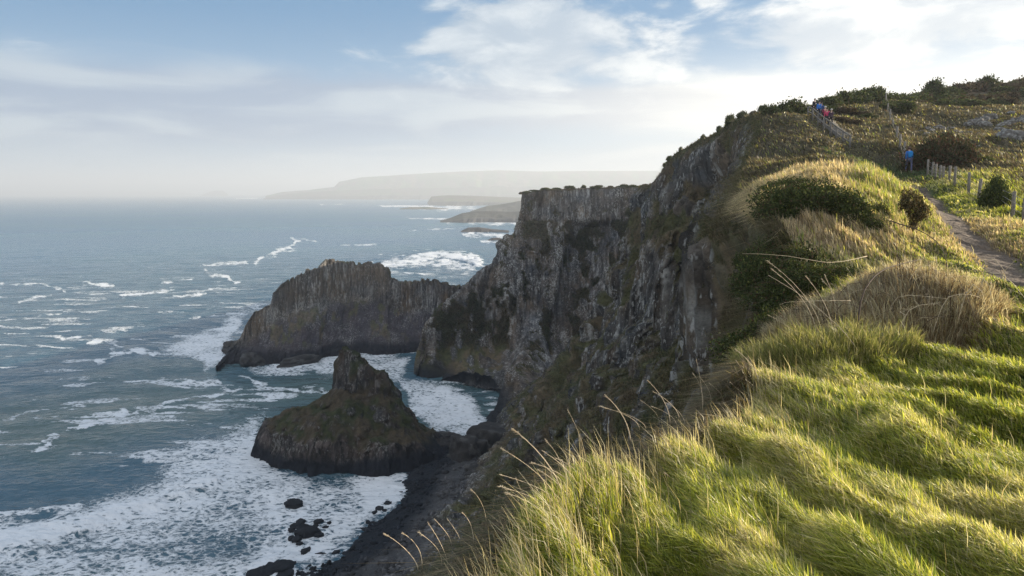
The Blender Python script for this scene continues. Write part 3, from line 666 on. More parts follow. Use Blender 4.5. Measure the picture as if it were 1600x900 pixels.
# ================================================================== SEA STACK
def build_stack():
    cx, cy = -48.8, 205.; n, m = 360, 270
    x = np.linspace(-36, 36, n)[:, None] + np.zeros((1, m)); y = np.linspace(-25, 21, m)[None] + np.zeros((n, 1))
    nz = fbm(x / 9, y / 9, o=4, seed=180) - .5; n2 = fbm(x / 2.6, y / 2.6, o=4, seed=181) - .5
    a = np.where(y < 0, 19., 14.)
    r = np.sqrt((x / 31.)**2 + (y / a)**2) + .12 * nz + .05 * n2
    skirt_h = 6.6 + 1.2 * np.tanh(-x / 12) - 4.2 * sst(14, 27, x) + 5.5 * (fbm(x / 5, y / 5, o=3, seed=179) - .5)
    h = -3 + (skirt_h + 3) * np.clip((1.03 - r) / .13, 0, 1)**.7
    h += np.clip((.94 - r) / .66, 0, 1)**.95 * 10.0
    # tower: peak at its left end, ridge falling to a shoulder on the right
    tx, ty = x + 1.5 - 3.5, y - 6
    tr = (np.abs(tx / 10.4)**2.6 + np.abs(ty / 6.8)**2.6)**(1 / 2.6) + .22 * nz + .14 * n2
    ttop = np.interp(tx.ravel(), [-12, -9, -7.4, -5., -1, 4, 8.5, 10.5, 12], [4.0, 7.0, 13.4, 13.0, 9.6, 7.0, 5.2, 3.6, 1.5]).reshape(tx.shape) + 2.2 * n2
    h += sst(1.10, .78, tr) * ttop + 1.1 * n2 * sst(1, .8, r)
    h += sst(1.6, .9, tr) * 2.5
    G = np.stack((x + cx, y + cy, h), -1)
    nn = normals(G)
    if nn[n // 2, m // 2, 2] < 0: nn = -nn
    steep = sst(.72, .42, nn[..., 2])
    th = np.arctan2(y, x) * 24
    cm, ci = columns(x, y, h, 1.4, 12)
    hd = nn.copy(); hd[..., 2] = 0
    G += hd * (steep * ((cm - .5) * .35 + 5.0 * (fbm(x / 4, y / 4, h / 5, o=4, seed=182) - .5)))[..., None]
    G[..., 2] += 1.3 * (fbm(x / 1.5, y / 1.5, o=4, seed=184) - .5)
    rc = rock_col(x, y, h, 185, (.5, .46, .45)); tc = turf_col(x, y, h, 188, 1.) * .5
    rim = sst(.80, .90, r)[..., None]
    speck = sst(.5, .68, fbm(x / .9, y / .9, o=3, seed=189))[..., None]
    rk_ = np.clip(steep[..., None] * 1.2 - 1.1 * sst(.46, .60, fbm(x / 3, y / 3, h / 3, o=3, seed=190))[..., None] * (h > 8)[..., None] + rim, 0, 1)
    rc = rc * (1 - .5 * rim) + np.array((.11, .09, .085)) * speck * .5 * rim + .5 * rim * rc * .4
    Cc = tc * (1 - rk_) + rc * rk_
    w = sst(5.6, 2.6, h + 2.5 * nz)[..., None]; Cc = Cc * (1 - w) + np.array((.013, .014, .018)) * w
    o = grid_obj('sea_stack', G, M_CLIFF, Cc, {'rk': .45 * (rk_ * (1 - w))[..., 0]}, flip=False)
    tag(o, 'dark pyramid shaped sea stack with a blunt tower, standing in surf off the beach', 'sea stack')
build_stack()
# ================================================================== BEACH
def build_beach():
    shore = [P(u, v, z=-H) for u, v in [(380, 960), (455, 898), (500, 868), (560, 838), (605, 802), (634, 765), (640, 738), (655, 722), (705, 700), (770, 690)]]
    shore = np.array(shore); n = 300
    S1, _ = resample(shore, n)
    back = np.array([(-24, 84, 0), (-16, 110, 0), (-10, 135, 0), (-4, 152, 0), (0, 168, 0), (4, 182, 0), (8, 195, 0), (12, 212, 0)], float)
    S2, _ = resample(back, n)
    m = 130; t = np.linspace(-.12, 1, m)
    G = S1[:, None] * (1 - t)[None, :, None] + S2[:, None] * t[None, :, None]
    x, y = G[..., 0], G[..., 1]
    cusp = 1.3 * (fbm(x / 5, y / 5, o=4, seed=192) - .5)
    G[..., 2] = np.interp(t, [-.12, 0, .3, .7, 1], [-1.4, -.25, 1.1, 2.8, 6.5])[None] + .4 * cusp * sst(.6, 0, t)[None] + .35 * (fbm(x / 1.2, y / 1.2, o=3, seed=193) - .5)
    wetk = sst(.42, .22, t[None] + .12 * (fbm(x / 6, y / 6, o=3, seed=194) - .5))[..., None]
    dry = np.array((.060, .058, .058)) * (.5 + 1. * fbm(x / 3, y / 3, o=4, seed=195)[..., None])
    strand = np.exp(-((t[None] - .62 + .1 * (fbm(x / 12, y / 12, o=2, seed=196) - .5)) / .07)**2)[..., None]
    dry = dry * (1 + .8 * strand)
    C = dry * (1 - wetk) + np.array((.012, .014, .018)) * (.7 + .6 * fbm(x / 1.5, y / 1.5, o=2, seed=197)[..., None]) * wetk
    o = grid_obj('beach', G, M_BEACH, C, flip=True)
    global BEACH; BEACH = (G.copy(), C.copy())
    tag(o, 'narrow beach of dark wet pebbles under the near cliff', None, None, 'structure')
build_beach()
# ================================================================== FAR COAST
def far_land(name, top, foot_v, Y, label, cols=((.060, .075, .030), (.10, .085, .055)), depth=.12, rugged=1., seed=0, kind='structure', cat=None):
    us = np.array([a for a, _ in top]); vs = np.array([b for _, b in top])
    n = int(max(80, min(500, (us[-1] - us[0]) * 1.6))); u = np.linspace(us[0], us[-1], n)
    Yb = Y; y0 = P(800, foot_v, z=-H)[1]
    m = 46; t = np.linspace(0, 1, m); G = np.zeros((n, m, 3))
    for i, a in enumerate(u):
        c = P(a, np.interp(a, us, vs), y0 * (1 + depth)); hz = c[2] + H
        prof = np.interp(t, [0, .03, .14, .30, .62, .66, 1], [-.03, .0, .34, .42, 1, 1, -.05])
        yy = y0 * (1 + depth * t * 1.6)
        G[i, :, 0] = c[0] / c[1] * yy; G[i, :, 1] = yy; G[i, :, 2] = prof * hz
    hz = G[..., 2].max(1)[:, None] + 0 * G[..., 0]
    x, y = G[..., 0], G[..., 1]; sc = y0 * .02
    nz = fbm(x / sc, y / sc, o=5, seed=seed) - .5
    G[..., 2] += nz * hz * .16 * rugged * sst(0, .15, t)[None] * sst(.62, .5, t)[None]
    G[..., 1] += (fbm(x / sc, y * 0, o=4, seed=seed + 1) - .5) * y0 * .05 * sst(.6, 0, t)[None]
    k = sst(.42, .55, fbm(x / (sc * .8), y / (sc * 1.5), o=3, seed=seed + 2))[..., None]
    C = np.array(cols[0]) * k + np.array(cols[1]) * (1 - k)
    cl = sst(.3, .16, t)[None, :, None] * np.ones_like(x)[..., None]; C = C * (1 - cl) + np.array((.05, .047, .045)) * cl
    o = grid_obj(name, G, M_FAR, C, flip=False); tag(o, label, cat, None, kind)
far_land('far_coast_hills', [(415, 306), (440, 300), (480, 297), (522, 292), (530, 284), (565, 277), (600, 275), (660, 271), (720, 268), (780, 266), (840, 268), (920, 267), (1020, 267), (1120, 268), (1300, 270)], 311., 9500, 'hazy line of farmed hills along the horizon', ((.10, .15, .06), (.16, .13, .09)), .1, 1.6, 200)
far_land('low_coast_terrain', [(415, 307.2), (470, 301), (540, 297), (640, 294), (760, 293), (900, 292), (1100, 290)], 311.6, 8600, 'low cliffs below the hazy hills', ((.07, .09, .04), (.10, .08, .06)), .06, 1., 210)
far_land('distant_shore_hills', [(-120, 299), (-40, 296.5), (10, 297), (40, 299), (120, 298.6), (200, 298.5), (270, 300), (320, 303.6)], 304.9, 16500, 'faint strip of land at the left end of the horizon', depth=.1, seed=220)
far_land('offshore_island', [(316, 304.5), (326, 300), (338, 297.6), (348, 298), (356, 303)], 306.2, 13000, 'small pale hump of an island on the horizon', depth=.03, seed=225, kind=None, cat='island')
far_land('mid_coast_terrain', [(668, 316), (674, 307), (700, 305), (740, 306), (790, 308), (860, 310), (950, 310)], 321.5, 3700, 'hazy flat topped headland beyond the second cliff', ((.10, .11, .05), (.12, .10, .07)), .12, .8, 230)
far_land('mid_point_terrain', [(735, 330), (760, 322), (790, 318), (812, 314), (860, 311), (950, 310)], 337, 2300, 'hazy spur running down to the water', ((.06, .06, .035), (.08, .07, .05)), .08, 1., 236)
far_land('low_reef', [(624, 326), (640, 323.5), (672, 323.6), (700, 326)], 327, 3100, 'thin low reef awash far out', depth=.012, seed=238, kind=None, cat='reef')
far_land('dark_point', [(688, 345), (705, 340), (722, 333), (745, 330), (770, 330), (800, 331), (850, 328)], 347.5, 1800, 'dark low rocky point ending in broken water', ((.05, .05, .035), (.06, .055, .04)), .05, 1., 240, None, 'rocky point')
far_land('flat_skerry', [(720, 361), (732, 355.5), (748, 355), (770, 358), (795, 360)], 363, 1380, 'long flat skerry with surf in front of it', ((.05, .045, .04), (.06, .05, .045)), .02, 1., 245, None, 'skerry')
far_land('small_skerry', [(762, 374.6), (770, 371.2), (780, 371.5), (790, 374.6)], 375.5, 1130, 'smallest skerry, a dark dot beside the cliff slope', ((.05, .045, .04), (.06, .05, .045)), .01, 1., 247, None, 'skerry')
# ================================================================== GRASS
def scatter(G_, Wt, n, rs):
    """n random points on the quads of grid G_ with weight Wt per quad; returns position, normal, cell index"""
    a = np.cross(G_[1:, 1:] - G_[:-1, :-1], G_[1:, :-1] - G_[:-1, 1:]) * .5
    ar = np.linalg.norm(a, axis=2); w = (ar * Wt).ravel(); cs = np.cumsum(w); k = np.searchsorted(cs, rs.rand(n) * cs[-1]); k = np.minimum(k, len(w) - 1)
    i, j = np.unravel_index(k, ar.shape); u = rs.rand(n)[:, None]; v = rs.rand(n)[:, None]
    p = (G_[i, j] * (1 - u) + G_[i + 1, j] * u) * (1 - v) + (G_[i, j + 1] * (1 - u) + G_[i + 1, j + 1] * u) * v
    nr = a[i, j] / (ar[i, j][:, None] + 1e-9)
    return p, nr, i, j
def blades(p, h, w, lean, amt, col, rs, droop=.0):
    """two-segment tapered blades; lean = unit direction per blade, amt how far it is blown over"""
    n = len(p); up = np.zeros((n, 3)); up[:, 2] = 1
    an = rs.rand(n) * 6.283; wd = np.stack((np.cos(an), np.sin(an), 0 * an), 1); h = h[:, None]; w = w[:, None]; amt = amt[:, None]
    a = p + h * (up * (.55 - .25 * amt) + lean * .28 * amt); b = p + h * (up * (1.0 - .62 * amt - droop) + lean * 1.0 * amt)
    V = np.stack((p - wd * w * .5 - up * .02, p + wd * w * .5 - up * .02, a + wd * w * .4, a - wd * w * .4, b), 1).reshape(-1, 3)
    base = (np.arange(n) * 5)[:, None]
    lo = np.concatenate((base + [0, 1, 2, 3], base + [3, 2, 4]), 1)
    sz = np.tile([4, 3], n)
    shade = np.array([.55, .55, 1., 1., 1.25])   # blades are darker at the base and paler towards the tip
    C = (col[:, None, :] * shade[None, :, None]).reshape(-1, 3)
    return V, lo.ravel(), sz, C
def pal(n, rs, cols, wts):
    c = np.array(cols)[rs.choice(len(cols), n, p=np.array(wts) / sum(wts))]
    return c * (.5 + 1.0 * rs.rand(n, 1))
TOPW = TOPG.copy(); TOPW[..., 2] += H
cen = (TOPW[1:, 1:] + TOPW[:-1, :-1]) * .5
dd = np.hypot(cen[..., 0], cen[..., 1]); azc = np.degrees(np.arctan2(cen[..., 0], cen[..., 1]))
vis = (azc > -40) * (azc < 47) * (dd > .9) * (dd < 150) * (cen[..., 1] > .5)
npath = sst(.34, .72, PD[1:, 1:] + .3 * (fbm(cen[..., 0] / .5, cen[..., 1] / .5, o=2, seed=301) - .5)); npath = np.maximum(npath, sst(37, 47, cen[..., 1]))
rs = np.random.RandomState(11)
Z4 = [z[1:, 1:] for z in zs]
GREEN = [(.28, .31, .045), (.42, .41, .07), (.13, .18, .03), (.54, .48, .21), (.64, .55, .33)]
STRAW = [(.50, .38, .235), (.38, .28, .17), (.60, .49, .34), (.20, .17, .08)]
BROWN = [(.34, .25, .15), (.46, .38, .26), (.24, .17, .10), (.20, .18, .09)]
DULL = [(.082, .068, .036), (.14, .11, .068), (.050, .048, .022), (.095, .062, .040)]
DARK = [(.05, .09, .022), (.07, .10, .03), (.10, .10, .04)]
def top_grass(n):
    wt = vis * npath / np.maximum(dd, 2.2)**2
    p, nr, i, j = scatter(TOPW, wt, n, rs)
    d = np.hypot(p[:, 0], p[:, 1])
    z = [q[i, j] for q in Z4]
    pn = fbm(p[:, 0] / .7, p[:, 1] / .7, o=3, seed=302)          # patches of greener and drier grass
    pn2 = fbm(p[:, 0] / 3., p[:, 1] / 3., o=3, seed=303)
    dry = np.clip(.5 + 3.0 * (pn - .5) + 2.2 * (pn2 - .5), .05, .95)
    r = rs.rand(n)
    gcol = np.where((rs.rand(n) < dry * .85)[:, None], pal(n, rs, GREEN[1:], [3, .1, 4, 3]), pal(n, rs, GREEN, [5, 4, 3, .8, .4]))
    col = gcol
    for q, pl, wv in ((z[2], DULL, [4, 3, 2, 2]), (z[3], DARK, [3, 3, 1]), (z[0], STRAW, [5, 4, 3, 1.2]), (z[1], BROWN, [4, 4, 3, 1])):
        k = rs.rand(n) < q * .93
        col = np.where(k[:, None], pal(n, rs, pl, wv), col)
    # yellow-green sunny flank of the mound beside the path
    fl = sst(1.9, .9, np.abs(path_d(p[:, 0], p[:, 1]) - 2.0)) * sst(17, 22, p[:, 1]) * sst(44, 38, p[:, 1]) * (p[:, 0] < np.interp(p[:, 1], PATHS[:, 1], PATHS[:, 0]))
    col = np.where((rs.rand(n) < fl * .75)[:, None], pal(n, rs, [(.30, .30, .06), (.20, .24, .05), (.40, .34, .12)], [3, 2, 1]), col)
    near = sst(2.2, .9, path_d(p[:, 0], p[:, 1]))
    h = (.085 + .10 * rs.rand(n)) * (1 + 1.9 * sst(7, 50, d)) * (1 + .35 * z[0] + .25 * z[1]) * (1 - .55 * near) * (.6 + .8 * fbm(p[:, 0] / .5, p[:, 1] / .5, o=2, seed=305))
    w = (.0040 + .00105 * d) * (.65 + .6 * rs.rand(n)) * np.where(rs.rand(n) < .07, 1.9, 1.)
    sw = R(158) + 1.0 * (fbm(p[:, 0] / 2.4, p[:, 1] / 2.4, o=2, seed=304) - .5) * 2 + .55 * rs.randn(n)
    lean = np.stack((np.cos(sw), np.sin(sw), 0 * sw), 1)
    amt = np.clip(.66 + .28 * rs.randn(n) - .25 * z[0], .05, 1.1)
    return blades(p, h, w, lean, amt, col, rs)
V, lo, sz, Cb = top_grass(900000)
def seed_fringe(n):
    """taller thin dry stems, thickest along the brow"""
    ed = cen[..., 0] - ex[1:, None]; wt = vis * npath / np.maximum(dd, 2.5)**1.6 * (.05 + 3.0 * np.exp(-(ed / .5)**2) * (dd < 9) + .5 * Z4[0] + .25 * Z4[1])
    p, nr, i, j = scatter(TOPW, wt, n, rs); d = np.hypot(p[:, 0], p[:, 1])
    h = .22 + .26 * rs.rand(n)**1.5; w = .0022 + .0006 * d; sw = R(172) + .5 * rs.randn(n)
    return blades(p, h, w, np.stack((np.cos(sw), np.sin(sw), 0 * sw), 1), np.clip(.35 + .2 * rs.randn(n), .05, .9), pal(n, rs, [(.52, .43, .28), (.42, .33, .20), (.60, .52, .36)], [1, 1, 1]), rs)
V_, lo_, sz_, Cb_ = seed_fringe(4600)
lo = np.concatenate((lo, lo_ + len(V))); V = np.concatenate((V, V_)); sz = np.concatenate((sz, sz_)); Cb = np.concatenate((Cb, Cb_))
g = link('grass', mesh_np('grass', V, lo, sz, M_GRASS, Cb)); tag(g, 'long wind-combed grass, green in front and straw coloured on the mound', None, None, 'stuff')
# hanging turf on the seaward faces
def face_turf(name, G_, turfmask, n, label, rs, sz_, dmin=8, st_=None, browny=False):
    c = (G_[1:, 1:] + G_[:-1, :-1]) * .5; d = np.sqrt(c[..., 0]**2 + c[..., 1]**2 + (c[..., 2] - H)**2)
    uu, vv = chart(c[..., 0], c[..., 1], c[..., 2])
    wt = turfmask[1:, 1:] * (uu > -100) * (uu < 1700) * (vv > -60) * (vv < 960) / np.maximum(d, dmin)**1.7 * (c[..., 1] > .5)
    p, nr, i, j = scatter(G_, wt, n, rs)
    dq = d[i, j]; s = np.sign(nr[:, 2:3]); s[s == 0] = 1; nr = nr * s
    out = nr.copy(); out[:, 2] = 0; out /= (np.linalg.norm(out, axis=1, keepdims=True) + 1e-6)
    out[:, 0] += .5 * rs.randn(n); out[:, 1] += .5 * rs.randn(n); out[:, 2] -= .45
    pn = fbm(p[:, 0] / 4, p[:, 1] / 4, p[:, 2] / 4, o=3, seed=311); k = pn + .12 * rs.randn(n)
    col = np.where((k > .53)[:, None], pal(n, rs, [(.13, .10, .05), (.10, .075, .04), (.17, .14, .075)], [3, 3, 1]), pal(n, rs, [(.075, .075, .028), (.055, .070, .022), (.11, .105, .045)], [3, 3, 2]))
    if browny:
        nb_ = rs.rand(n) < .75 * sst(70, 30, dq); col = np.where(nb_[:, None], pal(n, rs, [(.19, .14, .085), (.12, .09, .05), (.26, .21, .13), (.09, .08, .035)], [3, 3, 1.5, 1]), col)
    if st_ is not None: col = np.where((rs.rand(n) < st_[i, j])[:, None], pal(n, rs, STRAW, [4, 4, 2, 2]), col)
    h = (sz_ * (.5 + rs.rand(n))) * (.55 + .9 * fbm(p[:, 0] / 1.5, p[:, 1] / 1.5, p[:, 2] / 1.5, o=2, seed=312)) * sst(0, 45, dq + 14)
    w = .006 + .00085 * dq
    V, lo, s2, Cc = blades(p, h, w, out, np.clip(.65 + .2 * rs.randn(n), .1, 1), col, rs, .15)
    o = link(name, mesh_np(name, V, lo, s2, M_GRASS, Cc)); tag(o, label, None, None, 'stuff')
FW = FACE.copy(); FW[..., 2] += H
face_turf('cliff_grass', FW, np.clip(1 - rock * .97, 0, 1) * sst(4, 10, FW[..., 2]), 330000, 'dull hanging grass and dead bracken on the near cliff', np.random.RandomState(12), .75, 8, np.clip(stw * 1.3, 0, 1), True)
AW = A.copy(); AW[..., 2] += H
face_turf('far_cliff_grass', AW, np.clip(1 - rockb, 0, 1) * sst(8, 14, AW[..., 2]), 120000, 'dull turf clinging to the flat topped headland', np.random.RandomState(13), 1.0)
# ================================================================== SHRUBS, STONES, STALKS
def hit(u, v, y0=3., y1=220.):
    """where the sight line through (u,v) meets the top of the headland"""
    d = P(u, v, 1.)
    yy = np.concatenate((np.arange(y0, 40, .12), np.arange(40, y1, .4)))
    for y in yy:
        if H + d[2] * y <= ground_z(d[0] * y, y): return np.array((d[0] * y, y, ground_z(d[0] * y, y)))
    return None
def leaf_cloud(n, rs, leaf, lumps, flat=.75, cols=((.045, .062, .020), (.065, .080, .024), (.095, .105, .03), (.075, .055, .03)), wts=(4, 3, 1, 1)):
    """leaf-sized faces through a cluster of lumps, unit radius, standing on z=0"""
    k = len(lumps); wts2 = np.array([l[3]**2 for l in lumps]); ch = rs.choice(k, n, p=wts2 / wts2.sum()); Lm = np.array(lumps)[ch]
    d = rs.randn(n, 3); d /= np.linalg.norm(d, axis=1, keepdims=True)
    rad = Lm[:, 3] * (1 - .45 * rs.rand(n)**1.8) * (.28 + 1.45 * fbm(d[:, 0] * 2.6 + ch * 3.1, d[:, 1] * 2.6, d[:, 2] * 2.6, o=3, seed=330))
    rad = rad * (1 + .5 * rs.rand(n)**7)
    p = Lm[:, :3] + d * rad[:, None]; p[:, 2] = np.maximum(p[:, 2] * flat, 0.0)
    t = rs.randn(n, 3) + d * .9; t /= np.linalg.norm(t, axis=1, keepdims=True)
    b = np.cross(t, rs.randn(n, 3)); b /= np.linalg.norm(b, axis=1, keepdims=True)
    l = leaf * (.5 + rs.rand(n))[:, None]
    V = np.stack((p - t * l * .6, p + b * l * .32, p + t * l * .6, p - b * l * .32), 1).reshape(-1, 3)
    f = np.arange(n * 4)
    c = pal(n, rs, cols, wts)
    return V, f, np.full(n, 4), np.repeat(c, 4, 0)
def lumps(rs, k, spread=(.6, .6), hz=.55, r=(.28, .5)):
    o_ = []
    for _ in range(k):
        a, q = rs.uniform(0, 6.28), rs.rand()**.6; o_.append((math.cos(a) * q * spread[0], math.sin(a) * q * spread[1], .12 + (hz - .12) * rs.uniform(.5, 1) * math.sqrt(max(0, 1 - q * q * .9)), rs.uniform(*r)))
    return o_
def twigs(n, rs, rad=.02, L=.9):
    """bare branches from the root, each a three sided tapering rod"""
    V = []; F = []
    for k in range(n):
        a = rs.uniform(0, 6.28); t = rs.uniform(.3, 1.); q = [np.array((0, 0, -.1))]
        for s in range(3):
            q.append(q[-1] + np.array((math.cos(a) * t * .3, math.sin(a) * t * .3, .3 - .06 * s)) * L * rs.uniform(.7, 1.1)); a += rs.uniform(-.5, .5)
        b0 = len(V)
        for s, c in enumerate(q):
            rr = rad * (1 - s * .25)
            for m_ in range(3): V.append(c + rr * np.array((math.cos(m_ * 2.1), math.sin(m_ * 2.1), 0)))
        for s in range(3):
            for m_ in range(3): F.append((b0 + s * 3 + m_, b0 + s * 3 + (m_ + 1) % 3, b0 + s * 3 + 3 + (m_ + 1) % 3, b0 + s * 3 + 3 + m_))
    return mesh_np('stem', np.array(V), np.array(F), np.full(len(F), 4), M_STEM)
rb = np.random.RandomState(21)
VAR = [mesh_np('gorse_bush', *leaf_cloud(6500, rb, .10, lumps(rb, k, (.7, .6), hz), .8), M_GORSE) if False else None for k, hz in ()]
def cloud_mesh(name, n, leaf, lm, **kw):
    V, f, s2, c = leaf_cloud(n, rb, leaf, lm, **kw); return mesh_np(name, V, f, s2, M_GORSE, c)
GORSE = [cloud_mesh('gorse_bush', 6000, .10, lumps(rb, 9, (.7, .6), .62)), cloud_mesh('gorse_bush', 5000, .11, lumps(rb, 6, (.5, .5), .85)), cloud_mesh('gorse_bush', 6500, .09, lumps(rb, 12, (.85, .6), .5, (.2, .42))),
         cloud_mesh('gorse_bush', 5000, .11, lumps(rb, 8, (.7, .6), .6), cols=((.085, .055, .035), (.06, .055, .028), (.10, .065, .04)), wts=(3, 3, 1))]
STEMS = twigs(9, rb)
def bush(pos, s, rz, var, label, cat='gorse bush', group=None, parts=False, name='gorse_bush', mesh=None, sink=.1):
    me = mesh or GORSE[var]; sc = s if isinstance(s, tuple) else (s, s, s)
    if not parts:
        o = link(name, me)
    else:
        o = empty(name); f = link('foliage', me, o); st = link('stem', STEMS, o)
    o.location = (pos[0], pos[1], pos[2] - sink * sc[2]); o.rotation_euler = (0, 0, rz); o.scale = sc
    return tag(o, label, cat, group)
# the skyline of gorse over the far slope
skyg = 'gorse bushes along the skyline'
def on_top(x, y): return (x, y, ground_z(x, y))
ku = [1292, 1303, 1316, 1328, 1341, 1353, 1364, 1376, 1398, 1410, 1422, 1436, 1449, 1462, 1476, 1489, 1501, 1514, 1527, 1540, 1552, 1565, 1578, 1590, 1603, 1618, 1635]
for k, u in enumerate(ku):
    Y = np.interp(u, [1290, 1380, 1440, 1600, 1640], [92, 104, 124, 146, 148]); x = P(u, 150, Y)[0]
    bush(on_top(x, Y), (2.4 + 1.5 * rb.rand(), 2.4, 2.5 + 1.2 * rb.rand()) if u > 1385 else (1.6 + .8 * rb.rand(), 1.7, 2.0 + .9 * rb.rand()), rb.rand() * 6, rb.randint(0, 4), 'dark gorse bush in the row along the skyline of the grassy hill', group=skyg)
for k in range(44):
    u = rb.uniform(1390, 1640); Y = np.interp(u, [1380, 1600], [96, 124]) + rb.uniform(-7, 12); x = P(u, 150, Y)[0]
    bush(on_top(x, Y), (2.2 + rb.rand() * 1.6, 2., 1.5 + rb.rand() * .9), rb.rand() * 6, [3, 0, 2, 3][rb.randint(0, 4)], 'brownish gorse bush on the slope just under the skyline', group='gorse bushes under the skyline')
for u, v, s in [(1300, 176, 1.3), (1318, 178, 1.5), (1335, 176, 1.2), (1345, 182, 1.1), (1312, 190, 1.), (1330, 195, 1.1), (1358, 186, 1.1), (1290, 172, 1.2)]:
    h_ = hit(u, v)
    if h_ is not None: bush(h_, (s * 1.3, s, s * .8), rb.rand() * 6, rb.randint(0, 4), 'low dark bush on the slope behind the stair walkers', group='bushes behind the stairs')
# the clump at the head of the cliff and stragglers along its brow
def brow(u, v, Y): 
    p = P(u, v, Y); return (p[0], Y, H + p[2])
def brow_at(Y, inn=.8):
    x = float(np.interp(Y, ys, ex)) + inn; return (x, Y, ground_z(x, Y))
bush(brow_at(83, 4.), (2.6, 2., 3.1), .4, 0, 'broad round gorse bush on the clifftop, just left of the stair head', parts=True)
bush(brow_at(86, 1.2), (1.6, 1.4, 1.9), 1.4, 2, 'gorse bush leaning over the brow, left of the broad round one', parts=True)
bush(brow_at(92, .5), (.9, .8, 1.7), 2.4, 1, 'small tufted bush standing alone against the sky on the brow', parts=True)
bush(on_top(30.9, 78.5), (.7, .7, 1.5), .9, 1, 'thin bush beside the top post of the stairs', parts=True)
for Y, s in [(100, .8), (108, 1.1), (116, 1.3), (123, .8), (133, .9), (146, .7), (154, 1.2), (160, .8), (172, .9)]:
    bush(brow_at(Y, .2), (s * .9, s * .8, s * (.9 + .9 * rb.rand())), rb.rand() * 6, rb.randint(0, 4), 'small bush on the sloping brow of the cliff, seen against the sky', group='bushes along the cliff brow')
for k in range(16):
    e_ = A[min(len(sq) - 1, int(len(sq) * .31) + int((k + .7 * rb.rand()) * len(sq) * .040)), 0]
    bush((e_[0], e_[1] + 1.5, e_[2] + H), (2.2 + 2 * rb.rand(), 1.6, 1.0 + rb.rand() * 1.3), rb.rand() * 6, rb.randint(0, 4), 'small bush on the rim of the flat topped headland', group='bushes on the far rim')
# the large reddish bush behind the fence and smaller ones at the fence
RED = ((.10, .045, .030), (.055, .05, .022), (.035, .045, .016), (.12, .07, .035))
pb = hit(1478, 262)
print('red bush', pb)
redm = cloud_mesh('gorse_bush', 16000, .045, lumps(rb, 16, (.85, .5), .62, (.2, .38)), cols=RED, wts=(2, 3, 3, 1))
P0 = P(1480, 265, 49.); bush((P0[0], 49., ground_z(P0[0], 49.)), (2.9, 2., 3.9), .1, 0, 'large dark red brown bush behind the row of fence posts', cat='bush', parts=True, name='thorn_bush', mesh=redm)
P0 = P(1449, 268, 52.); bush((P0[0], 52., ground_z(P0[0], 52.)), (1.1, 1.1, 2.3), 1.1, 0, 'dark green bush between the walker and the large red brown bush', parts=True)
P0 = P(1520, 268, 50.); bush((P0[0], 50., ground_z(P0[0], 50.)), (1.7, 1.2, 1.3), 2.1, 2, 'low dark bush at the right edge of the large red brown bush', parts=True)
nearg = cloud_mesh('gorse_bush', 16000, .05, lumps(rb, 14, (.6, .6), .8, (.25, .4)), cols=((.04, .060, .018), (.065, .085, .022), (.13, .14, .03), (.03, .04, .014)))
P0 = P(1556, 331, 28.6); bush((P0[0], 28.6, ground_z(P0[0], 28.6)), (.85, .7, 1.9), .3, 0, 'dense green gorse bush swallowing a fence post', parts=True, mesh=nearg)
# gorse on the mound
mound = cloud_mesh('gorse_bush', 26000, .035, lumps(rb, 20, (.8, .7), .6, (.18, .36)), cols=((.035, .048, .014), (.055, .070, .020), (.12, .13, .03), (.09, .05, .03)), wts=(5, 3, 1, 1))
for (u, v, Y, s, lb) in [(1262, 392, 19.5, (1.6, 1.2, 1.7), 'largest dark gorse bush at the left end of the straw coloured mound'), (1310, 385, 19.5, (1.2, .9, 1.3), 'dark gorse bush next right of the largest one on the mound'),
                         (1368, 372, 20.5, (.8, .7, 1.1), 'small round dark gorse bush in the middle of the mound front'), (1240, 430, 15.5, (1.3, 1., 1.1), 'black looking gorse in shade under the brow of the mound'),
                         (1285, 440, 15.5, (1.2, 1., .8), 'shaded gorse spilling down in front of the mound'), (1340, 392, 18.5, (.9, .6, .9), 'low dark gorse strip between the larger mound bushes'),
                         (1205, 500, 13.2, (1.2, 1.2, 1.2), 'dark gorse on the cliff brow behind the pale stalks'), (1250, 330, 27., (1.8, .9, 1.0), 'dark strip of gorse across the upper left of the mound')]:
    p = P(u, v, Y); x = p[0]; xe = float(np.interp(Y, ys, ex))
    z_g = ground_z(x, Y) if x > xe else H + p[2] - .6
    bush((x, Y, z_g), s, rb.rand() * 6, 0, lb, parts=True, mesh=mound, sink=.25)
brn = cloud_mesh('gorse_bush', 7000, .055, [(0, 0, .3, .16), (.05, 0, .55, .2), (.15, .1, .9, .34), (-.3, 0, 1.2, .36), (-.55, 0, 1.1, .22), (.45, 0, .8, .28), (.3, .1, 1.15, .2)], flat=1., cols=((.16, .105, .05), (.10, .085, .035), (.04, .045, .018), (.2, .15, .07)), wts=(3, 3, 3, 1))
p = P(1424, 385, 19.5); bush((p[0], 19.5, ground_z(p[0], 19.5)), (.62, .6, .85), .2, 0, 'tall brown topped gorse bush beside the path, leaning left', parts=True, mesh=brn, sink=0)
FCH = chart(FW[..., 0], FW[..., 1], FW[..., 2])
def face_at(u, v, lo, hi):
    q = np.hypot(FCH[0] - u, FCH[1] - v) + 1e4 * ((FW[..., 1] < lo) | (FW[..., 1] > hi)); k = np.unravel_index(np.argmin(q), q.shape); return FW[k]
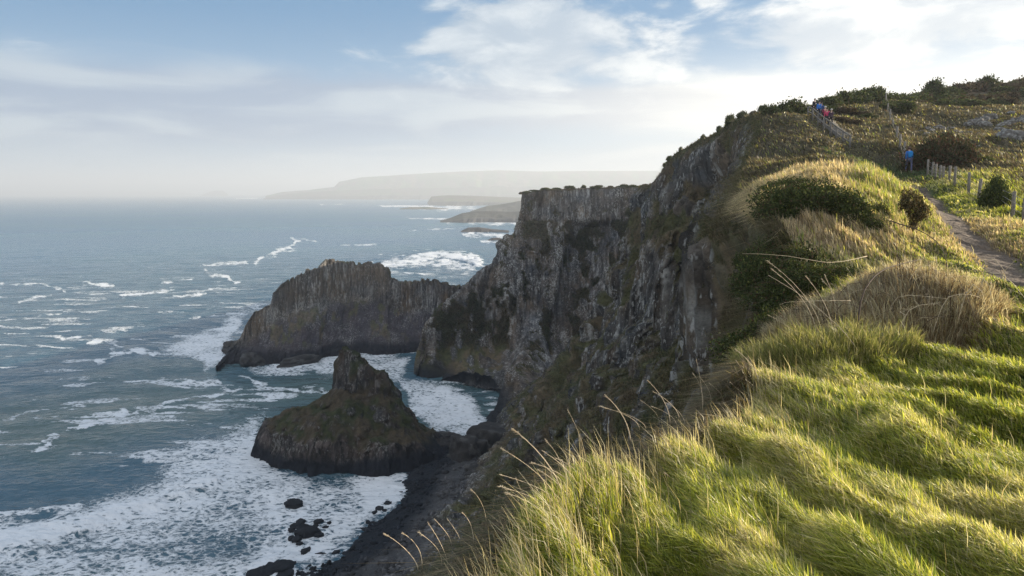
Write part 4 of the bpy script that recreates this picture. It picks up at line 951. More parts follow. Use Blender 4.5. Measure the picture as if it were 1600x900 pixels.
for u, v, lo, hi, s_ in [(1215, 395, 16, 30, 1.0), (1240, 420, 15, 24, 1.2), (1200, 440, 16, 30, 1.1), (1235, 470, 13, 22, 1.1), (1250, 500, 11, 18, .8), (1225, 540, 11, 20, 1.0), (1180, 400, 20, 34, .9), (1262, 455, 12, 19, .9)]:
    bush(face_at(u, v, lo, hi) + (0, 0, -.3), (s_ * 1.1, s_, s_ * 1.5), rb.rand() * 6, 0, 'gorse hanging in shade on the broken brow below the straw coloured mound', group='shaded gorse below the mound', mesh=mound, sink=.2)
# stones
def rock_mesh(seed, sub=4, rough=.35, tint=(.10, .095, .09), lich=.5):
    import bmesh
    bm = bmesh.new(); bmesh.ops.create_icosphere(bm, subdivisions=sub, radius=1.)
    co = np.array([v.co[:] for v in bm.verts]); fc = np.array([[v.index for v in f.verts] for f in bm.faces]); bm.free()
    d = co / np.linalg.norm(co, axis=1, keepdims=True)
    n = fbm(d[:, 0] * 1.3 + seed * 7, d[:, 1] * 1.3, d[:, 2] * 1.3, o=4, seed=seed) - .5
    r = 1 + rough * 2 * n + .22 * (rnd(np.floor(d[:, 0] * 2.2 + seed), np.floor(d[:, 1] * 2.2) * 7 + np.floor(d[:, 2] * 2.2), seed) - .5); r = r + .16 * np.abs(vnoise(d[:, 0] * 3 + seed, d[:, 1] * 3, d[:, 2] * 3, seed) - .5)
    co = d * r[:, None]; co[:, 2] = np.minimum(co[:, 2], .8 + .2 * n)
    l = sst(.52, .66, fbm(co[:, 0] * 3, co[:, 1] * 3, co[:, 2] * 3, o=4, seed=seed + 3))[:, None] * lich
    c = np.array(tint) * (.7 + .6 * fbm(co[:, 0] * 2, co[:, 1] * 2, co[:, 2] * 2, o=3, seed=seed + 4)[:, None]); c = c * (1 - l) + np.array((.33, .33, .31)) * l
    return mesh_np('rock', co, fc, np.full(len(fc), 3), M_ROCK, c, True)
STONE = [rock_mesh(400 + k, 4, .6, (.13, .12, .11), .75) for k in range(5)]
WETR = [rock_mesh(420 + k, 4, .45, (.016, .017, .02), .0) for k in range(5)]
BASE = [rock_mesh(440 + k, 5, .5, (.035, .032, .030), .12) for k in range(4)]
rr_ = np.random.RandomState(33)
def stone(pos, s, me, label, cat, group=None, name='rock', sink=.3):
    o = link(name, me); o.location = (pos[0], pos[1], pos[2] + s[2] * (.5 - sink)); o.scale = s; o.rotation_euler = (rr_.uniform(-.2, .2), rr_.uniform(-.2, .2), rr_.rand() * 6)
    return tag(o, label, cat, group)
for k, (u, v, s) in enumerate([(1441, 207, .7), (1448, 204, .8), (1456, 206, .8), (1463, 202, .9), (1470, 205, .8), (1478, 206, .7), (1486, 204, .9), (1494, 207, .7), (1447, 211, .6), (1460, 211, .6), (1474, 211, .6), (1500, 210, .6), (1491, 212, .6), (1515, 208, .5), (1524, 207, .5), (1530, 210, .5)]):
    p = hit(u, v)
    s *= .40
    if p is not None: stone(p, (s * 1.2, s, s * .8), STONE[k % 5], 'grey stone in the low broken line of stones above the red brown bush', 'stone', 'line of stones on the slope')
for k, (u, v, s) in enumerate([(1512, 197, 1.1), (1520, 194, 1.3), (1529, 191, 1.3), (1537, 190, 1.4), (1546, 187, 1.6), (1540, 196, 1.2), (1529, 197, 1.0)]):
    p = hit(u, v)
    s *= .36
    if p is not None: stone(p, (s * 1.4, s, s * 1.1), STONE[(k + 2) % 5], 'pale rock of the slanting outcrop in the middle of the slope', 'rock', 'rocks of the slanting outcrop')
for k, (u, v, s) in enumerate([(1562, 205, 1.1), (1568, 198, 1.2), (1576, 195, 1.2), (1588, 192, 1.4), (1599, 190, 1.4), (1611, 193, 1.4), (1560, 212, .8)]):
    p = hit(u, v)
    s *= .4
    if p is not None: stone(p, (s * 1.4, s, s * 1.0), STONE[(k + 1) % 5], 'pale rock in the upper outcrop near the skyline gorse', 'rock', 'rocks of the upper outcrop')
for u, v, s, lb in [(1578, 217, 2.3, 'largest pale boulder on the slope, rounded and half sunk'), (1597, 218, 2.0, 'pale boulder touching the largest one on the slope'), (1580, 179, .9, 'single flat stone high on the slope, apart from the outcrops'), (1527, 232, .5, 'lone small stone in the grass right of the red brown bush')]:
    p = hit(u, v)
    s *= .45
    if p is not None: stone(p, (s * 1.1, s, s * .8), STONE[2], lb, 'boulder', None, 'boulder')
def sea_rock(u, v, s, label, group=None, me=None, name='rock', cat='rock', z=-.2):
    p = P(u, v, z=-H); return stone((p[0], p[1], z), s, me or WETR[rr_.randint(0, 5)], label, cat, group, name, .45)
sea_rock(459, 787, (2.6, 1.9, 1.0), 'lone black rock in the foam between the stack and the beach')
sea_rock(480, 832, (3.0, 2.6, 1.6), 'largest black rock of the cluster in the surf')
for u, v, s in [(463, 822, 1.2), (470, 816, 1.0), (456, 827, .8), (497, 815, 1.0), (492, 822, .7), (463, 843, 1.0), (455, 840, .7), (468, 849, .7), (499, 836, .9), (508, 823, .6), (514, 816, .6)]:
    sea_rock(u, v, (s * 1.3, s, s * .7), 'small black rock in the cluster in the surf', 'small rocks of the surf cluster')
sea_rock(477, 860, (1.7, 1.2, .7), 'black rock below the surf cluster, close to the beach')
for u, v, s in [(606, 786, .9), (593, 795, 1.0), (585, 800, .8), (600, 797, .6), (575, 815, .6)]:
    sea_rock(u, v, (s * 1.3, s, s * .6), 'small black stone where the foam meets the pebbles', 'stones at the water edge')
for u, v, s in [(440, 886, 2.4), (420, 892, 2.2), (404, 897, 2.0), (445, 897, 1.6)]:
    sea_rock(u, v, (s * 1.4, s, s * .45), 'flat black rock at the near end of the surf', 'flat rocks at the near end of the surf')
for u, v, s, lb in [(733, 716, (5.5, 6, 8), 'dark boulder wedged between the stack and the near cliff'), (765, 700, (8, 7, 9.5), 'dark rock buttress at the foot of the near cliff, above the pebbles'), (748, 748, (4.5, 5, 4.5), 'rounded rock at the top of the pebble beach')]:
    sea_rock(u, v, s, lb, None, BASE[rr_.randint(0, 4)], 'boulder', 'boulder', 0)
for u, v, s, lb in [(363, 541, (5, 4, 3.2), 'small dark rock off the tip of the promontory'), (358, 550, (4.5, 3, 1.6), 'flat slab awash off the tip of the promontory'), (392, 562, (14, 6, 4.6), 'low dark rock shelf under the tip of the promontory'),
                    (466, 568, (10, 4.5, 4.0), 'rounded rock with white water pouring off it'), (432, 560, (12, 5, 3.6), 'dark rock joining the shelf to the promontory'), (712, 690, (5.5, 4, 1.8), 'wet rock spur trailing off the right side of the stack'), (690, 690, (7, 5, 3), 'dark hump at the right foot of the stack')]:
    sea_rock(u, v, s, lb, None, BASE[rr_.randint(0, 4)], 'rock', 'rock', 0)
import bmesh
def cobbles(n):
    bm = bmesh.new(); bmesh.ops.create_icosphere(bm, subdivisions=1, radius=1.); co = np.array([v.co[:] for v in bm.verts]); fc = np.array([[v.index for v in f.verts] for f in bm.faces]); bm.free()
    r = np.random.RandomState(66); G_, C_ = BEACH
    wt = np.ones((G_.shape[0] - 1, G_.shape[1] - 1)); wt *= (.35 + 2.5 * (fbm(G_[1:, 1:, 0] / 5, G_[1:, 1:, 1] / 5, o=3, seed=199) > .55)) * (G_[1:, 1:, 1] > 100)
    p, nr, i, j = scatter(G_, wt, n, r); s_ = (.12 + .75 * r.rand(n)**5)[:, None, None]
    V = p[:, None] + co[None] * s_ * (1 + .35 * r.randn(n, 1, 3)) * (1 + .22 * r.randn(n, len(co), 1)) * (1, 1, .7)
    F = fc[None] + (np.arange(n) * len(co))[:, None, None]
    c = (C_[i, j] * (.5 + 1.3 * r.rand(n, 1)) + .004)[:, None] * np.ones((1, len(co), 1))
    o = link('beach_rubble', mesh_np('beach_rubble', V.reshape(-1, 3), F.reshape(-1, 3), np.full(n * len(fc), 3), M_ROCK, c.reshape(-1, 3)))
    tag(o, 'loose dark cobbles strewn over the beach', None, None, 'stuff')
cobbles(9000)
# tubes
def tube(pts, rad, sides=5, name='stem', mat=None, more=None):
    """a rod through pts with a radius per point; more: extra (V,F) lists"""
    V = []; F = []; pts = [np.array(p, float) for p in pts]
    for s, c in enumerate(pts):
        t = pts[min(s + 1, len(pts) - 1)] - pts[max(s - 1, 0)]; t = t / (np.linalg.norm(t) + 1e-9)
        a = np.cross(t, (.3, .9, .1)); a /= np.linalg.norm(a); b = np.cross(t, a); r = rad[s] if hasattr(rad, '__len__') else rad
        for k in range(sides):
            an = 2 * math.pi * k / sides; V.append(c + r * (a * math.cos(an) + b * math.sin(an)))
    for s in range(len(pts) - 1):
        for k in range(sides): F.append([s * sides + k, s * sides + (k + 1) % sides, (s + 1) * sides + (k + 1) % sides, (s + 1) * sides + k])
    F2 = [list(range(sides))[::-1], [(len(pts) - 1) * sides + k for k in range(sides)]]
    sizes = [4] * len(F) + [sides] * 2; lo = [i for f in F + F2 for i in f]
    return np.array(V), lo, sizes
def tube_mesh(name, pts, rad, mat, sides=5):
    V, lo, s2 = tube(pts, rad, sides); return mesh_np(name, V, lo, s2, mat, smooth=sides > 4)
def join(parts):
    V = []; lo = []; s2 = []; b = 0
    for v, l, s_ in parts:
        V.append(v); lo += [i + b for i in l]; s2 += list(s_); b += len(v)
    return np.concatenate(V), lo, s2
# tall dry stalks with seed heads in the foreground
STK = []
rk2 = np.random.RandomState(44)
for k in range(7):
    Hh = 1.0; bend = [.10, .32, .22, .5, .15, .4, .28][k]; n = 9; q = np.linspace(0, 1, n)
    pts = [np.array((-bend * t**2.0, .03 * math.sin(3 * t + k), Hh * t * (1 - .12 * bend * t))) for t in q]
    stem = tube_mesh('stem', pts, [.0023 * (1 - .5 * t) + .0006 for t in q], M_STALK, 3)
    prt = []; tip = pts[-1]; dirv = pts[-1] - pts[-3]; dirv /= np.linalg.norm(dirv); hl = [.12, .16, .1, .2, .13, .17, .14][k]
    for s_ in range(46 if k % 2 else 34):
        f_ = rk2.rand(); c = tip - dirv * hl * f_; o_ = rk2.randn(3); o_ /= np.linalg.norm(o_); wd = (.007 if k % 2 == 0 else .018) * (.4 + math.sin(math.pi * min(1, f_ + .15)))
        e = c + o_ * wd + dirv * .014; b_ = np.cross(dirv, o_) * .0022
        prt.append((np.array([c - b_, c + b_, e + b_ * .5, e - b_ * .5]), [0, 1, 2, 3], [4]))
    V, lo, s2 = join(prt); head = mesh_np('seed_head', V, lo, s2, M_STALK)
    STK.append((stem, head))
def stalk(u, v, utip, vtip, label, group, k):
    """base and tip as seen in the photograph; the base stands on the turf"""
    b = hit(u, min(v, 899)) if v < 900 else None
    if b is None:
        d = P(u, v, 1.); y = 3.2; b = np.array((d[0] * y, y, H + d[2] * y))
    t = P(utip, vtip, b[1]); t[2] += H; hh = max(.2, t[2] - b[2]); dx = t[0] - b[0]
    st, hd = STK[k]; o = empty('grass_stalk', tuple(b)); bend = [.10, .32, .22, .5, .15, .4, .28][k]
    sx = -dx / bend if abs(dx) > .02 else .3
    for nm, me in (('stem', st), ('seed_head', hd)): link(nm, me, o)
    th_ = hh * .85; o.scale = (np.clip(sx, -3, 3), 1., hh) if abs(sx) > .05 else (.2, 1, hh)
    return tag(o, label, 'grass stalk', group)
grp = {
 'a': ('dry grass stalk in the sparse fringe at the lowest corner of the turf edge', 'stalks at the lowest corner of the turf edge', [(660, 890, 628, 832), (690, 895, 655, 826), (705, 880, 680, 812), (700, 892, 668, 810), (655, 899, 600, 836), (760, 838, 735, 770), (770, 830, 775, 775), (740, 850, 722, 800), (820, 820, 806, 742), (720, 870, 700, 815)]),
 'b': ('tall dry grass stalk leaning left over the pebble beach', 'tall stalks leaning over the beach', [(875, 812, 782, 692), (880, 800, 802, 670), (890, 790, 852, 684), (885, 815, 780, 740), (900, 790, 830, 722), (868, 820, 782, 755), (905, 785, 848, 700), (920, 770, 921, 630), (895, 800, 842, 735), (860, 825, 790, 780), (912, 780, 868, 715)]),
 'c': ('dry grass stalk on the crest, standing out against the near cliff', 'stalks along the crest against the cliff', [(985, 700, 945, 616), (1000, 690, 938, 632), (1010, 684, 965, 640), (1030, 672, 1000, 622), (1046, 668, 1013, 594), (1056, 668, 1018, 642), (1070, 664, 1040, 628), (1098, 645, 1088, 560), (1100, 640, 1082, 580), (1112, 636, 1095, 590), (1130, 634, 1108, 596), (1060, 660, 1022, 612)]),
 'd': ('dry grass stalk on the far end of the crest below the brown tussock', 'stalks below the brown tussock', [(1160, 634, 1142, 596), (1172, 632, 1150, 560), (1185, 628, 1140, 545), (1198, 625, 1180, 575), (1210, 622, 1190, 580), (1180, 634, 1165, 590)]),
 'e': ('pale bent stalk at the left side of the brown tussock', 'stalks beside the brown tussock', [(1300, 540, 1255, 430), (1285, 545, 1200, 400), (1275, 545, 1205, 415), (1310, 530, 1268, 428), (1320, 520, 1283, 432), (1345, 490, 1322, 416), (1352, 480, 1340, 402), (1365, 470, 1352, 400), (1330, 500, 1300, 440), (1255, 550, 1200, 490)]),
 'f': ('single seed stalk rising out of the foreground turf', 'single stalks in the turf', [(1010, 790, 1002, 730), (1080, 790, 1070, 735), (1150, 800, 1135, 770), (1235, 770, 1226, 742), (1140, 815, 1128, 790), (1062, 780, 1040, 745), (1020, 850, 1000, 800), (960, 760, 940, 705)]),
}
kk = 0
for key, (lb, gr, lst) in grp.items():
    for a_ in lst:
        stalk(*a_, lb, gr, kk % 7); kk += 1
# brambles and dead twigs round the brown tussock
def rod_px(name, pts, rad, mat, label, cat, group=None, lump=None):
    """pts: (u, v, Y)"""
    w = np.array([P(*p) + (0, 0, H) for p in pts]); q, _ = resample(w, 14)
    q = q + .012 * (RNG.rand(*q.shape) - .5)
    o = link(name, tube_mesh(name, q, np.linspace(rad, rad * .35, len(q)), mat, 5)); return tag(o, label, cat, group)
rod_px('bramble', [(1344, 548, 9.6), (1341, 500, 9.8), (1350, 455, 10.1), (1375, 425, 10.6), (1410, 412, 11.2), (1440, 405, 11.6)], .014, M_DARKSTEM, 'dark bramble stem arching high over the brown tussock', 'bramble stem')
rod_px('bramble', [(1390, 345, 16), (1440, 362, 14.5), (1470, 385, 14), (1480, 415, 13.6), (1486, 448, 13.4)], .014, M_DARKSTEM, 'dark bramble stem arching down beside the path above the tussock', 'bramble stem')
rod_px('bramble', [(1355, 400, 12.), (1300, 410, 11.), (1230, 400, 10.4), (1160, 396, 10.2)], .0055, M_STALK, 'long pale stem reaching left across the shaded cliff', 'bramble stem')
rod_px('bramble', [(1350, 560, 9.), (1310, 510, 9.2), (1250, 460, 9.4), (1200, 430, 9.6)], .0055, M_STALK, 'long pale stem rising left from the foot of the tussock', 'bramble stem')
rod_px('bramble', [(1330, 470, 11), (1280, 470, 10.6), (1235, 472, 10.4), (1218, 476, 10.3)], .0045, M_STALK, 'short pale stem bending down left of the tussock', 'bramble stem')
rod_px('dead_twig', [(1510, 515, 11.2), (1513, 480, 11.2), (1517, 447, 11.2)], .016, M_DARKSTEM, 'upright black twig at the right side of the tussock', 'twig')
rod_px('dead_twig', [(1535, 520, 11.), (1550, 500, 11.2), (1570, 480, 11.4), (1585, 470, 11.5)], .012, M_DARKSTEM, 'black twig slanting right over the bright grass', 'twig')
rod_px('dead_twig', [(1562, 497, 11.4), (1570, 505, 11.2), (1580, 518, 11.)], .013, M_DARKSTEM, 'short forked black twig on the grass near the path', 'twig')
rod_px('dead_twig', [(1532, 520, 11.), (1531, 500, 11.), (1527, 488, 11.)], .02, M_STALK, 'grey broken stem end beside the black twig', 'twig')
rod_px('dead_twig', [(1480, 560, 10.2), (1500, 530, 10.6), (1540, 500, 11.), (1560, 500, 11.3)], .009, M_DARKSTEM, 'thin dark twig trailing from the tussock to the grass', 'twig')
# the brown tussock itself: dead bracken and thin straw thrown in all directions
def tussock(cx, cy, rx, ry, hh, n, cols, label, name):
    r = np.random.RandomState(int(cx * 10)); a = r.rand(n) * 6.28; q = np.sqrt(r.rand(n)); x = cx + np.cos(a) * q * rx; y = cy + np.sin(a) * q * ry
    z = np.array([ground_z(i, j) for i, j in zip(x, y)]); dome = np.sqrt(np.clip(1 - q**2, 0, 1)) * hh
    p = np.stack((x, y, z + dome * .55 * r.rand(n)), 1)
    out = np.stack((np.cos(a) * q - .55, np.sin(a) * q, 0 * a), 1) + .5 * r.randn(n, 3) * (1, 1, .2); out /= np.linalg.norm(out, axis=1, keepdims=True)
    V, lo, s2, C = blades(p, (.12 + .34 * r.rand(n)**1.5) * (.6 + .5 * dome / hh), .006 + .006 * r.rand(n), out, np.clip(.5 + .25 * r.randn(n), 0, 1), pal(n, r, cols, [3, 3, 2, 2]), r)
    o = link(name, mesh_np(name, V, lo, s2, M_GRASS, C)); tag(o, label, None, None, 'stuff')
tussock(6.25, 11.4, 1.9, 1.5, .62, 30000, [(.33, .24, .15), (.52, .44, .32), (.20, .13, .075), (.44, .37, .26)], 'tangled mass of dead brown bracken and straw beside the path', 'dead_bracken_undergrowth')
tussock(4.5, 9.6, 1.3, .9, .40, 9000, [(.30, .27, .10), (.16, .18, .045), (.42, .36, .2), (.2, .2, .07)], 'rounded cushion of long grass at the brow left of the bracken', 'long_grass')
def tangle(cx, cy, n, spread, seed, mat, label):
    r = np.random.RandomState(seed); prt = []
    for k in range(n):
        x = cx + r.uniform(-1, 1) * spread[0]; y = cy + r.uniform(-1, 1) * spread[1]; z = ground_z(x, y); a = r.uniform(0, 6.28); L_ = r.uniform(.3, .95); ri = r.uniform(.25, .75)
        q, _ = resample(np.array([(x, y, z), (x + .25 * L_ * math.cos(a), y + .25 * L_ * math.sin(a), z + ri), (x + .6 * L_ * math.cos(a + .3), y + .6 * L_ * math.sin(a + .3), z + ri * 1.15), (x + L_ * math.cos(a + .5), y + L_ * math.sin(a + .5), z + ri * r.uniform(.4, 1.2))]), 9)
        prt.append(tube(q, list(np.linspace(.007, .003, 9)), 3))
        for s_ in range(3):
            i_ = r.randint(3, 8); e_ = q[i_] + r.randn(3) * (.10, .10, .10) + (0, 0, .06); prt.append(tube([q[i_], (q[i_] + e_) / 2 + r.randn(3) * .01, e_], [.004, .003, .002], 3))
    V_, l_, s_ = join(prt); tag(link('bramble_tangle', mesh_np('bramble_tangle', V_, l_, s_, mat)), label, 'brambles')
tangle(6.3, 11.4, 34, (1.6, 1.1), 71, M_DARKSTEM, 'tangle of thin dark bare bramble stems poking out of the dead bracken')
tangle(6.9, 10.9, 20, (1.2, .8), 72, M_STALK, 'tangle of pale dead stems at the right of the dead bracken')
# ================================================================== FENCES, STAIR RAIL
def box_between(a, b, w, d):
    """square rod from a to b"""
    a = np.array(a, float); b = np.array(b, float); t = b - a; t /= np.linalg.norm(t)
    s_ = np.cross(t, (0, 0, 1.)) if abs(t[2]) < .95 else np.array((1., 0, 0)); s_ /= np.linalg.norm(s_); u_ = np.cross(s_, t)
    V = [c + s_ * w * i + u_ * d * j for c in (a, b) for i, j in ((-.5, -.5), (.5, -.5), (.5, .5), (-.5, .5))]
    F = [[0, 1, 2, 3][::-1], [4, 5, 6, 7], [0, 1, 5, 4], [1, 2, 6, 5], [2, 3, 7, 6], [3, 0, 4, 7]]
    return np.array(V), [i for f in F for i in f], [4] * 6
rf = np.random.RandomState(55)
def post_mesh(h, r):
    pts = [(0, 0, -.5), (0, 0, h * .5), (0, 0, h - .02), (0, 0, h)]
    V, lo, s2 = tube(pts, [r, r * .97, r * .93, r * .6], 7); V[:, 0] += .01 * (rf.rand(len(V)) - .5); return mesh_np('post', V, lo, s2, M_WOOD)
def fence(px, label, r, wires, hgt=None):
    fo_ = []
    for u, vb, vt_, Y in px:
        t = P(u, vt_, Y); x = t[0]; g_ = ground_z(x, Y) if x > float(np.interp(Y, ys, ex)) else H + P(u, vb, Y)[2]
        g_ = min(g_, H + t[2] - .5); fo_.append((x, Y, g_, H + t[2] - g_))
    root = empty('wire_fence', fo_[0][:3]); b = np.array(fo_[0][:3])
    for x, y, z, hh in fo_:
        o = link('post', post_mesh(hh, r), root); o.location = (x - b[0], y - b[1], z - b[2]); o.rotation_euler = (rf.uniform(-.05, .05), rf.uniform(-.07, .03), rf.rand() * 6)
    for f_ in wires:
        pts = [np.array((x, y, z + hh * f_)) - b for x, y, z, hh in fo_]
        link('wire', tube_mesh('wire', pts, .006, M_WIRE, 3), root)
    tag(root, label, 'fence'); return root
fence([(1640, 385, 322, 20.5), (1604, 362, 309, 23.2), (1586, 347.5, 298.7, 26), (1565, 330, 292, 28.5), (1531, 314, 279, 31.5), (1517, 307, 269, 33.5), (1494, 289, 260, 37), (1485, 287, 258.7, 38.5), (1475.5, 286, 259.5, 40), (1470, 285, 258, 41), (1463, 279, 256, 43), (1458, 276, 253, 44.5), (1451.5, 272, 249, 46)],
      'wire fence on grey wooden posts along the bank beside the path', .07, (.25, .45, .65, .88))
fence([(1414, 244, 221, 52), (1407.5, 232, 210, 55), (1402.5, 215, 197.5, 62), (1396, 201, 186, 70), (1392, 187.5, 170, 78), (1387.5, 175, 161, 88), (1385, 161, 146, 98), (1380.6, 156, 145, 110)],
      'upper fence of thin posts climbing the hill to the skyline', .09, (.4, .85))
# steps and rail
RT = [(1263, 167), (1270.5, 170.5), (1279, 178), (1288, 185), (1298.5, 192), (1307.5, 199.5), (1318, 206.5), (1329, 213.5)]
RP_ = []
for k, (u, v) in enumerate(RT):
    Y = 75 - 15 * k / 7; p = P(u, v, Y); RP_.append(np.array((p[0], Y, p[2] + H)))
base = RP_[-1] - (0, 0, 1.1)
rail = empty('stair_railing', tuple(base))
for p in RP_:
    g_ = min(p[2] - 1.1, ground_z(p[0], p[1]) - .2)
    link('post', mesh_np('post', *box_between((0, 0, g_ - p[2]), (0, 0, 0), .13, .13), M_RAILW), rail).location = tuple(p - base)
for nm, dz, w in (('handrail', .03, .11), ('middle_rail', -.5, .09)):
    V = join([box_between(a - base + (0, -.08, dz), b - base + (0, -.08, dz), .05, w) for a, b in zip(RP_[:-1], RP_[1:])])
    link(nm, mesh_np(nm, *V, M_RAILW), rail)
tag(rail, 'grey wooden handrail slanting down the ridge beside the climbing walkers', 'railing')
stairs = empty('wooden_stairs', tuple(base + (1.0, .3, 0)))
NS = 44
for k in range(NS):
    f = k / (NS - 1); i = min(int((1 - f) * 7), 6); g_ = (1 - f) * 7 - i; p = RP_[i] * (1 - g_) + RP_[i + 1] * g_
    c = p - base + (-.45, -.2, -1.08)
    link('step', mesh_np('step', *box_between(c + (0, 0, 0), c + (1.5, .25, 0), .34, .24), M_RAILW), stairs)
tag(stairs, 'wooden steps behind the slanting handrail, mostly hidden by the walkers', 'stairs')
# ================================================================== PEOPLE
SKIN = flat_mat('skin', (.50, .33, .25), .6, .05)
def skinned(name, verts, edges, radii, mat, parent, sub=2, root=0):
    me = bpy.data.meshes.new('tmp'); me.from_pydata(verts, edges, []); o = bpy.data.objects.new('tmp', me); COL.objects.link(o)
    me.attributes.new  # skin layer comes with the modifier
    md = o.modifiers.new('skin', 'SKIN'); 
    if not me.skin_vertices: 
        bpy.context.view_layer.objects.active = o
    if me.skin_vertices:
        sv = me.skin_vertices[0].data
        for k, r_ in enumerate(radii): sv[k].radius = (r_, r_) if not isinstance(r_, tuple) else r_
        sv[root].use_root = True
    md.use_smooth_shade = True
    ms = o.modifiers.new('sub', 'SUBSURF'); ms.levels = sub; ms.render_levels = sub
    dg = bpy.context.evaluated_depsgraph_get(); m2 = bpy.data.meshes.new_from_object(o.evaluated_get(dg)); m2.name = name
    bpy.data.objects.remove(o); m2.materials.clear(); m2.materials.append(mat)
    for p in m2.polygons: p.use_smooth = True
    return link(name, m2, parent)
def ball(name, c, r, mat, parent, cut=None):
    import bmesh
    bm = bmesh.new(); bmesh.ops.create_uvsphere(bm, u_segments=16, v_segments=12, radius=1.)
    for v in bm.verts: v.co = Vector((v.co.x * r[0] + c[0], v.co.y * r[1] + c[1], v.co.z * r[2] + c[2]))
    if cut is not None: bmesh.ops.delete(bm, geom=[v for v in bm.verts if cut(v.co)], context='VERTS')
    me = bpy.data.meshes.new(name); bm.to_mesh(me); bm.free(); me.materials.append(mat)
    for p in me.polygons: p.use_smooth = True
    return link(name, me, parent)
def person(pos, rz, label, jacket, legs, hat=None, hair=(.05, .035, .025), pack=None, arms='down', lean=.08, stride=.22, scale=1.):
    """about 1.72 m tall, facing local -Y, weight on a bent leading leg; body is one skinned surface"""
    r = empty('person', pos, rz); r.scale = (scale,) * 3
    l = lean
    J = {'pel': (0, 0, .94), 'wst': (0, -l * .4, 1.10), 'chs': (0, -l, 1.32), 'nck': (0, -l * 1.3, 1.47), 'hd0': (0, -l * 1.5 - .01, 1.55), 'hd1': (0, -l * 1.6 - .02, 1.64), 'hd2': (0, -l * 1.6 - .01, 1.70)}
    for s_, nm in ((-1, 'L'), (1, 'R')):
        st = stride * (1 if s_ > 0 else -1)
        J['hp' + nm] = (.10 * s_, 0, .90); J['kn' + nm] = (.11 * s_, -st * .75 - .05, .50); J['an' + nm] = (.11 * s_, -st * .8 + .03, .10); J['to' + nm] = (.12 * s_, -st * .8 - .15, .035)
        J['sh' + nm] = (.185 * s_, -l * 1.05, 1.41)
        if arms == 'rail' and s_ > 0: J['el' + nm] = (.36, -l - .12, 1.22); J['wr' + nm] = (.56, -l - .28, 1.10); J['ha' + nm] = (.62, -l - .33, 1.07)
        elif arms == 'straps': J['el' + nm] = (.27 * s_, -l - .02, 1.15); J['wr' + nm] = (.16 * s_, -l - .20, 1.25); J['ha' + nm] = (.13 * s_, -l - .22, 1.31)
        else: J['el' + nm] = (.25 * s_, -l * .8 + .04 + st * .4, 1.13); J['wr' + nm] = (.26 * s_, -l * .6 - .06 + st * .8, .89); J['ha' + nm] = (.26 * s_, -l * .6 - .09 + st * .9, .80)
    rad = {'pel': .125, 'wst': .115, 'chs': .135, 'nck': .055, 'hd0': .07, 'hd1': .092, 'hd2': .07, 'hp': .095, 'kn': .062, 'an': .042, 'to': .038, 'sh': .06, 'el': .042, 'wr': .03, 'ha': .036}
    E = [('pel', 'wst'), ('wst', 'chs'), ('chs', 'nck'), ('nck', 'hd0'), ('hd0', 'hd1'), ('hd1', 'hd2')]
    for nm in 'LR': E += [('pel', 'hp' + nm), ('hp' + nm, 'kn' + nm), ('kn' + nm, 'an' + nm), ('an' + nm, 'to' + nm), ('chs', 'sh' + nm), ('sh' + nm, 'el' + nm), ('el' + nm, 'wr' + nm), ('wr' + nm, 'ha' + nm)]
    def build(name, keys, mat, g):
        ks = [k for k in J if any(k.startswith(q) for q in keys)]; ix = {k: i for i, k in enumerate(ks)}
        ed = [(ix[a], ix[b]) for a, b in E if a in ix and b in ix]
        rr = [rad.get(k, rad.get(k[:-1], .05)) * g for k in ks]
        return skinned(name, [J[k] for k in ks], ed, rr, mat, r)
    build('body', [''], SKIN, .92)
    mj = flat_mat('jacket_cloth', jacket, .8, .15); ml = flat_mat('trouser_cloth', legs, .9, .15)
    build('jacket', ['pel', 'wst', 'chs', 'sh', 'el', 'wr'], mj, 1.22)
    build('trousers', ['pel', 'hp', 'kn', 'an'], ml, 1.14)
    for nm in 'LR':
        a = J['an' + nm]; ball('boot', (a[0], a[1] - .07, .055), (.055, .15, .06), M_DARKSTEM, r)
    hc = J['hd1']; hm = flat_mat('headwear' if hat else 'hair', hat or hair, .9, .2)
    ball('hat' if hat else 'hair', (hc[0], hc[1] + .015, hc[2] + .03), (.105, .118, .105), hm, r, lambda c: c.z < hc[2] - .0 and c.y < hc[1] + .01)
    for s_ in (-1, 1): ball('eye', (.035 * s_, hc[1] - .088, hc[2] + .0), (.012, .01, .01), M_DARKSTEM, r)
    ball('nose', (0, hc[1] - .1, hc[2] - .03), (.014, .02, .022), SKIN, r)
    if pack:
        ball('backpack', (0, J['chs'][1] + .20, 1.24), (.16, .12, .25), flat_mat('pack_cloth', pack, .8, .2), r)
    return tag(r, label, 'person')
def place_person(u, vhead, Y, *a, hgt=1.74, **k):
    p = P(u, vhead, Y); return person((p[0], Y, H + p[2] - hgt), *a, scale=hgt / 1.76, **k)
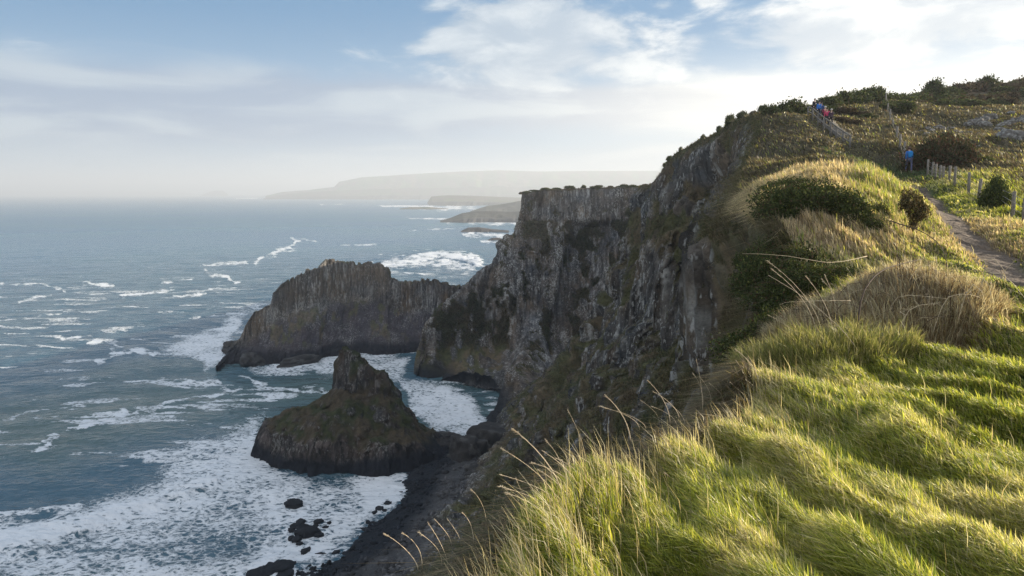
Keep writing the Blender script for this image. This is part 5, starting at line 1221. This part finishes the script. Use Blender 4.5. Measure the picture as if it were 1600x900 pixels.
place_person(1272, 154, 75.5, R(20), 'topmost walker on the stairs, in dark clothes with one arm out to the handrail', (.02, .022, .035), (.015, .015, .02), arms='rail', hat=(.015, .015, .02))
place_person(1280, 158, 73.5, R(0), 'walker in a bright blue jacket, second from the top of the stairs', (.03, .16, .52), (.02, .025, .05), hat=(.02, .025, .05))
place_person(1284, 160, 73.8, R(-20), 'walker in dark blue close behind the bright blue jacket on the stairs', (.02, .06, .20), (.02, .02, .03))
place_person(1288.5, 166, 70.6, R(10), 'white haired walker in a maroon top with dark straps on the stairs', (.22, .03, .07), (.02, .02, .03), hair=(.55, .53, .50), arms='straps', pack=(.10, .02, .04))
place_person(1293, 169, 70.2, R(-25), 'walker in a pinkish red jacket beside the white haired one on the stairs', (.50, .05, .12), (.02, .02, .025))
place_person(1298.5, 170, 68.6, R(0), 'lowest walker on the stairs, in dark purple with a pale cap', (.055, .03, .055), (.015, .015, .02), hat=(.50, .48, .42))
pw = P(1421, 250, 48.5); gz = ground_z(pw[0], 48.5)
person((pw[0], 48.5, gz + .05), R(170), 'walker in a blue jacket and blue rucksack on the path by the dark bush', (.03, .14, .42), (.10, .11, .19), hair=(.10, .06, .05), pack=(.02, .22, .55))
# ================================================================== HAZE
hv = bpy.data.materials.new('sea_air'); hv.use_nodes = True; hb = NB(hv.node_tree)
for n in list(hb.n): hb.n.remove(n)
pv = hb.node('ShaderNodeVolumePrincipled'); pv.inputs['Color'].default_value = (.86, .92, .99, 1); pv.inputs['Density'].default_value = 1.95e-4; pv.inputs['Anisotropy'].default_value = .2
ov = hb.node('ShaderNodeOutputMaterial'); hb.l.new(pv.outputs[0], ov.inputs['Volume'])
B_ = 23000.; V = np.array([(x, y, z) for z in (-4., 380.) for x, y in ((-B_, -3000), (B_, -3000), (B_, B_), (-B_, B_))])
hz_o = link('haze', mesh_np('haze', V, [3, 2, 1, 0, 4, 5, 6, 7, 0, 1, 5, 4, 1, 2, 6, 5, 2, 3, 7, 6, 3, 0, 4, 7], [4] * 6, hv)); tag(hz_o, None, None, None, 'stuff')
